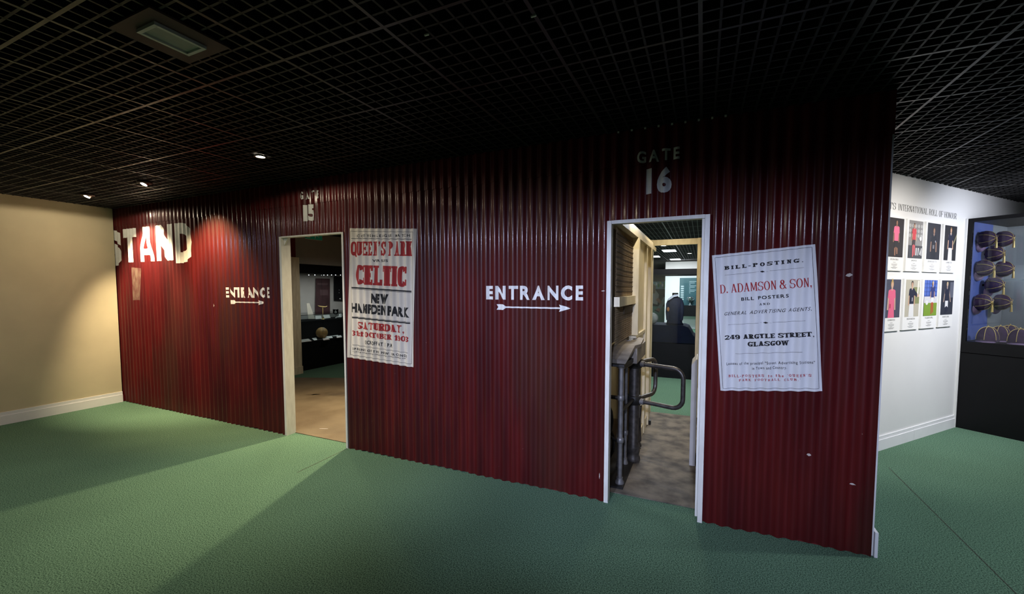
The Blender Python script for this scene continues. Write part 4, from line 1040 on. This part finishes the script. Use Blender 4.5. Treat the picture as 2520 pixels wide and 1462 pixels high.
# near standard pipe with fittings
def pipe(x, y, z0, z1, r, m, rings=()):
    o = MB().tube([(x, y, z0), (x, y, z1)], r, 14).build('standard_pipe', m, ts)
    MB().lathe([(r * 1.9, 0), (r * 1.9, .012), (r * 1.35, .03), (r * 1.35, .05)], (x, y, z0), 16).build('floor_flange', m, o)
    for z in rings: MB().lathe([(r * 1.1, -.022), (r * 1.45, -.016), (r * 1.45, .016), (r * 1.1, .022)], (x, y, z), 16).build('pipe_coupling', m, o)
pipe(6.768, .30, .022, 1.02, .0185, IR2, (.965, .71, .37)); pipe(6.742, .70, .022, .95, .015, IR2, (.3,)); pipe(6.70, .62, .022, .95, .011, IRN)
pipe(6.785, 1.18, .022, 1.02, .020, IRN, (.32,))
MB().tube([(6.768, .30, .955), (6.70, .42, .955), (6.60, .5, .955)], .018, 10).build('cross_pipe', IRN, ts)
MB().tube([(6.768, .30, .94), (6.79, .60, .93), (6.795, .80, .925)], .014, 10).build('bracket', IRB, ts)
MB().tube([(6.768, .30, .60), (6.785, .60, .59), (6.795, .80, .585)], .014, 10).build('bracket', IRB, ts)
MB().tube([(6.768, .30, .35), (6.62, .45, .35), (6.45, .6, .35)], .012, 10).build('cross_pipe', IRB, ts)
MB().tube([(6.815, 1.10, .46), (6.80, 1.16, .30), (6.80, 1.22, .06)], .016, 10).build('foot_lever', IRN, ts)
MB().tube([(6.80, .93, .62), (6.815, 1.0, .46), (6.805, 1.04, .35)], .015, 10).build('foot_lever', IR2, ts)
# curved iron frame in the booth
for s in (0, 1):
    pts = [(6.52 + .12 * math.cos(a), .62 + .1 * s, .42 + (.20 if s == 0 else .18) * math.sin(a) + (.0 if s == 0 else -.24)) for a in [PI * 2 * k / 16 for k in range(17)]]
    MB().tube(pts, .014, 8, False).build('scroll_bracket', IRB, ts)
# counter over the turnstile
co = thing('ticket_counter', 'worn iron-topped ticket counter over the turnstile', 'counter', (6.78, .7, .95))
MB().prism([(6.66, .50), (6.842, .50), (6.872, .61), (6.840, 1.07), (6.770, 1.145), (6.66, 1.145)], 1.080, 1.106, lambda a, b, h: (a, b, h)).build('counter_top', M['counter'], co)
MB().add([(6.66, .17, 1.035), (6.835, .17, 1.035), (6.842, .499, 1.106), (6.66, .499, 1.106), (6.66, .19, 1.00), (6.815, .19, 1.00), (6.842, .499, 1.07), (6.66, .499, 1.07)],
         [(0, 1, 2, 3), (4, 7, 6, 5), (0, 4, 5, 1), (1, 5, 6, 2), (2, 6, 7, 3), (3, 7, 4, 0)]).build('sloping_front', M['counter'], co)
boxo('apron', (6.66, .505, .955), (6.858, 1.06, 1.079), M['counter'], co)
MB().prism([(6.66, .24), (6.80, .24), (6.83, .504), (6.66, .504)], .965, 1.00, lambda a, b, h: (a, b, h)).build('mechanism_box', IRB, co)
p = hit(1531, 836, (0, 0, 1), 1.107); hp = [(p.x, p.y - .02, 1.107)]
for k in range(9):
    a = PI * k / 8; hp.append((p.x + .004, p.y - .02 + .034 - .034 * math.cos(a), 1.107 + .105 + .034 * math.sin(a)))
hp.append((p.x, p.y + .048, 1.107))
MB().tube(hp, .006, 8).build('iron_hoop', IRN, co)
boxo('coin_tray', (6.715, p.y - .05, 1.1065), (6.765, p.y + .26, 1.111), M['silver'], co)
# swinging flap on the right
MB().prism([(7.262, .010), (7.308, .010), (7.308, .955), (7.300, .955), (7.262, .905)], .925, 1.28, lambda a, b, h: (a, h, b)).build('barrier_flap', M['flap'])
tag(bpy.data.objects['barrier_flap'], 'grey painted barrier board on the right of the passage', 'barrier')

# ------------------------------------------------------------------ jacket case and hall beyond
jc = thing('jacket_display_case', 'black framed glass case holding a jacket beyond the turnstile', 'display case', (6.4, 5.25, 0))
BK = M['black']
boxo('plinth', (5.3, 4.80, 0), (7.245, 5.75, 0.612), BK, jc)
boxo('frame_rail', (5.3, 4.80, 1.822), (7.245, 4.86, 1.918), BK, jc); boxo('frame_rail', (5.3, 5.69, 1.822), (7.245, 5.75, 1.918), BK, jc)
boxo('frame_post', (7.232, 4.80, 0.613), (7.245, 4.812, 1.821), BK, jc)
boxo('glass_pane', (5.3, 4.803, 0.613), (7.231, 4.809, 1.821), M['glass'], jc)
boxo('glass_pane', (5.3, 5.741, 0.613), (7.231, 5.747, 1.821), M['glass'], jc)
boxo('glass_pane', (7.236, 4.813, 0.613), (7.242, 5.74, 1.821), M['glass'], jc)
cl = MB().prism([(5.5, .613), (7.222, .613), (7.222, .735), (7.19, .765), (7.15, .84), (7.115, .895), (7.05, .918), (6.6, .922), (5.5, .922)], 4.93, 5.60, lambda a, b, h: (a, h, b)).build('cloth_covered_stand', M['navycloth'])
tag(cl, 'navy cloth covered stand under the jacket', 'stand')
jk = thing('navy_jacket', 'navy jacket with pale collar on a headless bust in the glass case', 'jacket', (6.875, 5.22, .923))
def rings(rs, n=22):
    mb = MB(); vs = []; fs = []
    for (z, rx, ry, cx, cy) in rs:
        for k in range(n):
            a = 2 * PI * k / n; f = 1 + .03 * math.sin(5 * a + z * 30)
            vs.append((6.875 + cx + rx * f * math.cos(a), 5.22 + cy + ry * f * math.sin(a), z))
    for i in range(len(rs) - 1):
        for k in range(n):
            a = i * n + k; b = i * n + (k + 1) % n; fs.append((a, b, b + n, a + n))
    fs.append(tuple(range(n))[::-1]); fs.append(tuple((len(rs) - 1) * n + k for k in range(n)))
    return mb.add(vs, fs, True)
rings([(.923, .150, .12, .0, 0), (.96, .135, .115, 0, 0), (1.05, .125, .105, 0, 0), (1.15, .128, .105, 0, 0), (1.26, .136, .108, 0, 0), (1.34, .130, .098, 0, 0), (1.39, .108, .082, 0, 0), (1.425, .070, .062, -.005, 0)]).build('jacket_body', M['navy'], jk)
for s in (-1, 1):
    MB().tube([(6.875 + s * .085, 5.22, 1.385), (6.875 + s * .110, 5.20, 1.29), (6.875 + s * .118, 5.18, 1.14), (6.875 + s * .112, 5.16, 1.0)], [.034, .045, .040, .030], 12).build('sleeve', M['navy'], jk)
MB().add([(6.755, 5.12, 1.355), (6.79, 5.105, 1.375), (6.86, 5.115, 1.425), (6.93, 5.13, 1.440), (6.94, 5.14, 1.475), (6.86, 5.14, 1.468), (6.80, 5.135, 1.43), (6.76, 5.145, 1.385)], [(0, 1, 6, 7), (1, 2, 5, 6), (2, 3, 4, 5)], True).build('collar', M['collar'], jk)
MB().lathe([(.054, 1.425), (.050, 1.46), (.052, 1.49), (.046, 1.500)], (6.875, 5.22, 0), 16).build('bust_neck', M['black'], jk)
MB().ball((6.765, 5.125, 1.20), .028, 12, 8, (.8, .35, 1.5)).build('badge', M['orange'], jk)
football('pale leather football beside the jacket', (6.497, 5.08, 1.027), .104, M['leatherw'], False)

YW = 15.0
def hy(px, py, y): p = hit(px, py, (0, 1, 0), y); return p.x, p.z
xl = hy(1637, 700, YW)[0]
tag(boxo('wall_column', (xl, YW, 0), (8.6, YW + .3, H + .01), M['white_wall']), 'white wall at the far end of the hall', kind='structure')
tag(boxo('baseboard_far', (xl, YW - .016, 0), (8.6, YW - .0005, .14), M['skirting']), 'white skirting of the far wall', kind='structure')
tc = thing('trophy_display_case', 'teal lettered trophy case on the far white wall', 'display case', (6.6, 14.8, .3))
x0, z1 = hy(1673, 684, 14.9); x1_, z0 = hy(1718, 778, 14.9)
boxo('back_panel', (x0, 14.90, z0), (x1_, 14.985, z1), M['teal'], tc)
boxo('base', (x0 + .12, 14.62, z0), (x1_, 14.899, z0 + .42), M['black'], tc)
boxo('glass_pane', (x0 + .14, 14.63, z0 + .421), (x1_, 14.636, z1 - .05), M['glass'], tc)
for k in range(9):
    zz = z1 - .16 - .055 * k; boxo('text_line', (x0 + .35, 14.895, zz), (x1_ - .15 * (k % 3), 14.8995, zz + .02), flat('paleprint', (.45, .52, .52)), tc)
for k in range(7):
    zz = z1 - .36 - .085 * k; boxo('text_line', (x0 + .05, 14.895, zz), (x0 + .16, 14.8995, zz + .05), flat('paleprint', (.45, .52, .52)), tc)
for k, xx in enumerate((x0 + .40, x0 + .82, x0 + 1.22)):
    t = thing('silver_trophy', ('small', 'tall handled', 'broad')[k] + ' silver trophy in the far trophy case', 'trophy', (xx, 14.76, z0 + .4205), 'silver trophies')
    s = (.75, 1.1, .9)[k]
    MB().lathe([(r * s, z * s) for r, z in [(.09, 0), (.085, .03), (.03, .06), (.025, .16), (.09, .22), (.125, .38), (.13, .44), (.12, .44), (.085, .24), (.005, .2)]], (xx, 14.76, z0 + .4205), 16).build('cup', M['silver'], t)
    for q in (-1, 1): MB().tube([(xx + q * .10 * s, 14.76, z0 + .42 + .26 * s), (xx + q * .19 * s, 14.76, z0 + .42 + .32 * s), (xx + q * .17 * s, 14.76, z0 + .42 + .40 * s), (xx + q * .12 * s, 14.76, z0 + .42 + .42 * s)], .012 * s, 8).build('handle', M['silver'], t)
mu = thing('football_mural', 'large printed mural of players on turf at the far left of the hall', 'mural', (4.6, 17.7, .05))
mx0, mz1 = hy(1560, 692, 17.6); mx1, mz0 = hy(1660, 796, 17.6)
mx0 = max(mx0, 5.03)
boxo('mural_panel', (mx0, 17.6, 0.02), (mx1, 17.64, 2.5), flat('mural_bg', (.012, .014, .016)), mu)
def mpoly(pts, col, k):
    q = [hy(a, b, 17.6) for a, b in pts]
    MB().add([(max(x, 5.035), 17.598 - .0015 * k, max(z, .03)) for x, z in q], [tuple(range(len(q)))]).build('print_shape', flat('c%.2f_%.2f_%.2f' % col, col), mu)
mpoly([(1590, 796), (1650, 796), (1650, 755), (1590, 753)], (.14, .26, .20), 1)
mpoly([(1590, 711), (1650, 712), (1650, 693), (1590, 693)], (.25, .38, .40), 1)
for k in range(9): mpoly([(1598 + 5 * k, 710 - (k * 7) % 12), (1602 + 5 * k, 712 - (k * 7) % 12), (1603 + 5 * k, 703 - (k * 5) % 9), (1599 + 5 * k, 700 - (k * 5) % 9)], ((.75, .8, .8), (.1, .3, .1), (.6, .62, .3))[k % 3], 2)
mpoly([(1600, 745), (1618, 750), (1622, 725), (1612, 712), (1600, 716)], (.36, .34, .30), 3)
mpoly([(1603, 722), (1612, 722), (1614, 705), (1608, 699), (1602, 703)], (.25, .17, .10), 4)
mpoly([(1614, 738), (1620, 732), (1630, 745), (1626, 750)], (.34, .17, .12), 4)
mpoly([(1618, 758), (1626, 762), (1640, 738), (1634, 730)], (.30, .34, .32), 4)
mpoly([(1612, 765), (1622, 769), (1626, 761), (1619, 757)], (.34, .17, .12), 5); mpoly([(1610, 764), (1622, 770), (1621, 766), (1612, 762)], (.03, .03, .03), 6)

# ------------------------------------------------------------------ ceiling fittings
def downlight(x, y, r, m, label, tilt=0.0):
    t = thing('ceiling_downlight', label, 'light', (x, y, H - .012), 'ceiling downlights')
    MB().lathe([(r * 1.0, 0), (r * 1.35, 0), (r * 1.35, .010), (r * 1.0, .012), (r * 1.0, 0)], (x, y, H - .012), 20, cap=False).build('trim_ring', M['tee'], t)
    MB().lathe([(0.002, .001), (r * .98, .001), (r * .98, .006), (0.002, .006)], (x, y, H - .010), 20).build('lens', m, t)
    return t
downlight(4.028, -.703, .034, M['led'], 'bright glowing downlight in front of gate 15')
def eyeball(x, y, label):
    t = thing('ceiling_spotlight', label, 'light', (x, y, H - .03), 'tilting ceiling spotlights')
    MB().lathe([(.034, 0), (.062, .004), (.062, .016), (.034, .018), (.034, 0)], (x, y, H - .020), 20, cap=False).build('trim_plate', M['brown'], t)
    mt = Matrix.Rotation(math.radians(-28), 4, 'X')
    MB().lathe([(.030, -.012), (.034, .0), (.034, .03), (.026, .045)], (x, y, H - .018), 18, mt).build('lamp_barrel', M['chrome'], t)
    MB().lathe([(.002, -.0135), (.028, -.0135), (.028, -.0125), (.002, -.0125)], (x, y, H - .018), 18, mt).build('lens', M['led_small'], t)
eyeball(2.165, -.642, 'tilted ceiling spotlight nearer gate 15, lighting the red wall'); eyeball(0.889, -.603, 'tilted ceiling spotlight nearest the cream wall')
fx = thing('ceiling_fitting', 'unlit rectangular white fitting on a brown square panel in the ceiling', 'light', (5.232, -1.932, H - .02))
boxo('mounting_panel', (5.078, -2.082, H - .010), (5.382, -1.780, H - .002), M['brown'], fx)
for a, b in (((5.172, -2.030), (5.305, -2.016)), ((5.172, -1.848), (5.305, -1.834)), ((5.172, -2.0155), (5.186, -1.8485)), ((5.291, -2.0155), (5.305, -1.8485))):
    boxo('frame', (*a, H - .024), (*b, H - .0105), M['dframe'], fx)
boxo('diffuser', (5.1865, -2.0155, H - .016), (5.2905, -1.8485, H - .0108), M['diff'], fx)
for px, py in ((1050, 86), (1313, 40)):
    p = hit(px, py, (0, 0, 1), H - .004); boxo('ceiling_clip', (p.x - .011, p.y - .004, H - .006), (p.x + .011, p.y + .004, H - .0005), M['dframe'], ce)
for k in range(9):
    px, py = 1522 + 33 * k, 313 - 4.9 * k
    x, z = hy(px, py, -.03); boxo('ceiling_clip', (x - .006, -.034, H - .012), (x + .006, -.026, H - .001), M['dframe'], ce)
for px, py, sx_, sy_, lb in ((1647, 616.5, .17, .34, 'long lit ceiling panel nearest above the jacket case'), (1607, 631, .20, .34, 'lit ceiling panel at the far left through gate 16'), (1662, 638, .17, .34, 'lit ceiling panel just before the far white wall')):
    p = hit(px, py, (0, 0, 1), H); t = thing('ceiling_light_panel', lb, 'light', (p.x, p.y, H - .012), 'lit ceiling panels in the far hall')
    boxo('frame', (p.x - sx_ - .02, p.y - sy_ - .02, H - .008), (p.x + sx_ + .02, p.y + sy_ + .02, H - .0006), M['tee'], t)
    boxo('diffuser', (p.x - sx_, p.y - sy_, H - .012), (p.x + sx_, p.y + sy_, H - .0085), M['ledcool'], t)
for px, py, lb in ((1633, 604, 'small bright downlight in the far hall, left one'), (1697, 623, 'small bright downlight in the far hall, right one')):
    p = hit(px, py, (0, 0, 1), H); downlight(p.x, p.y, .06, M['led_small'], lb)
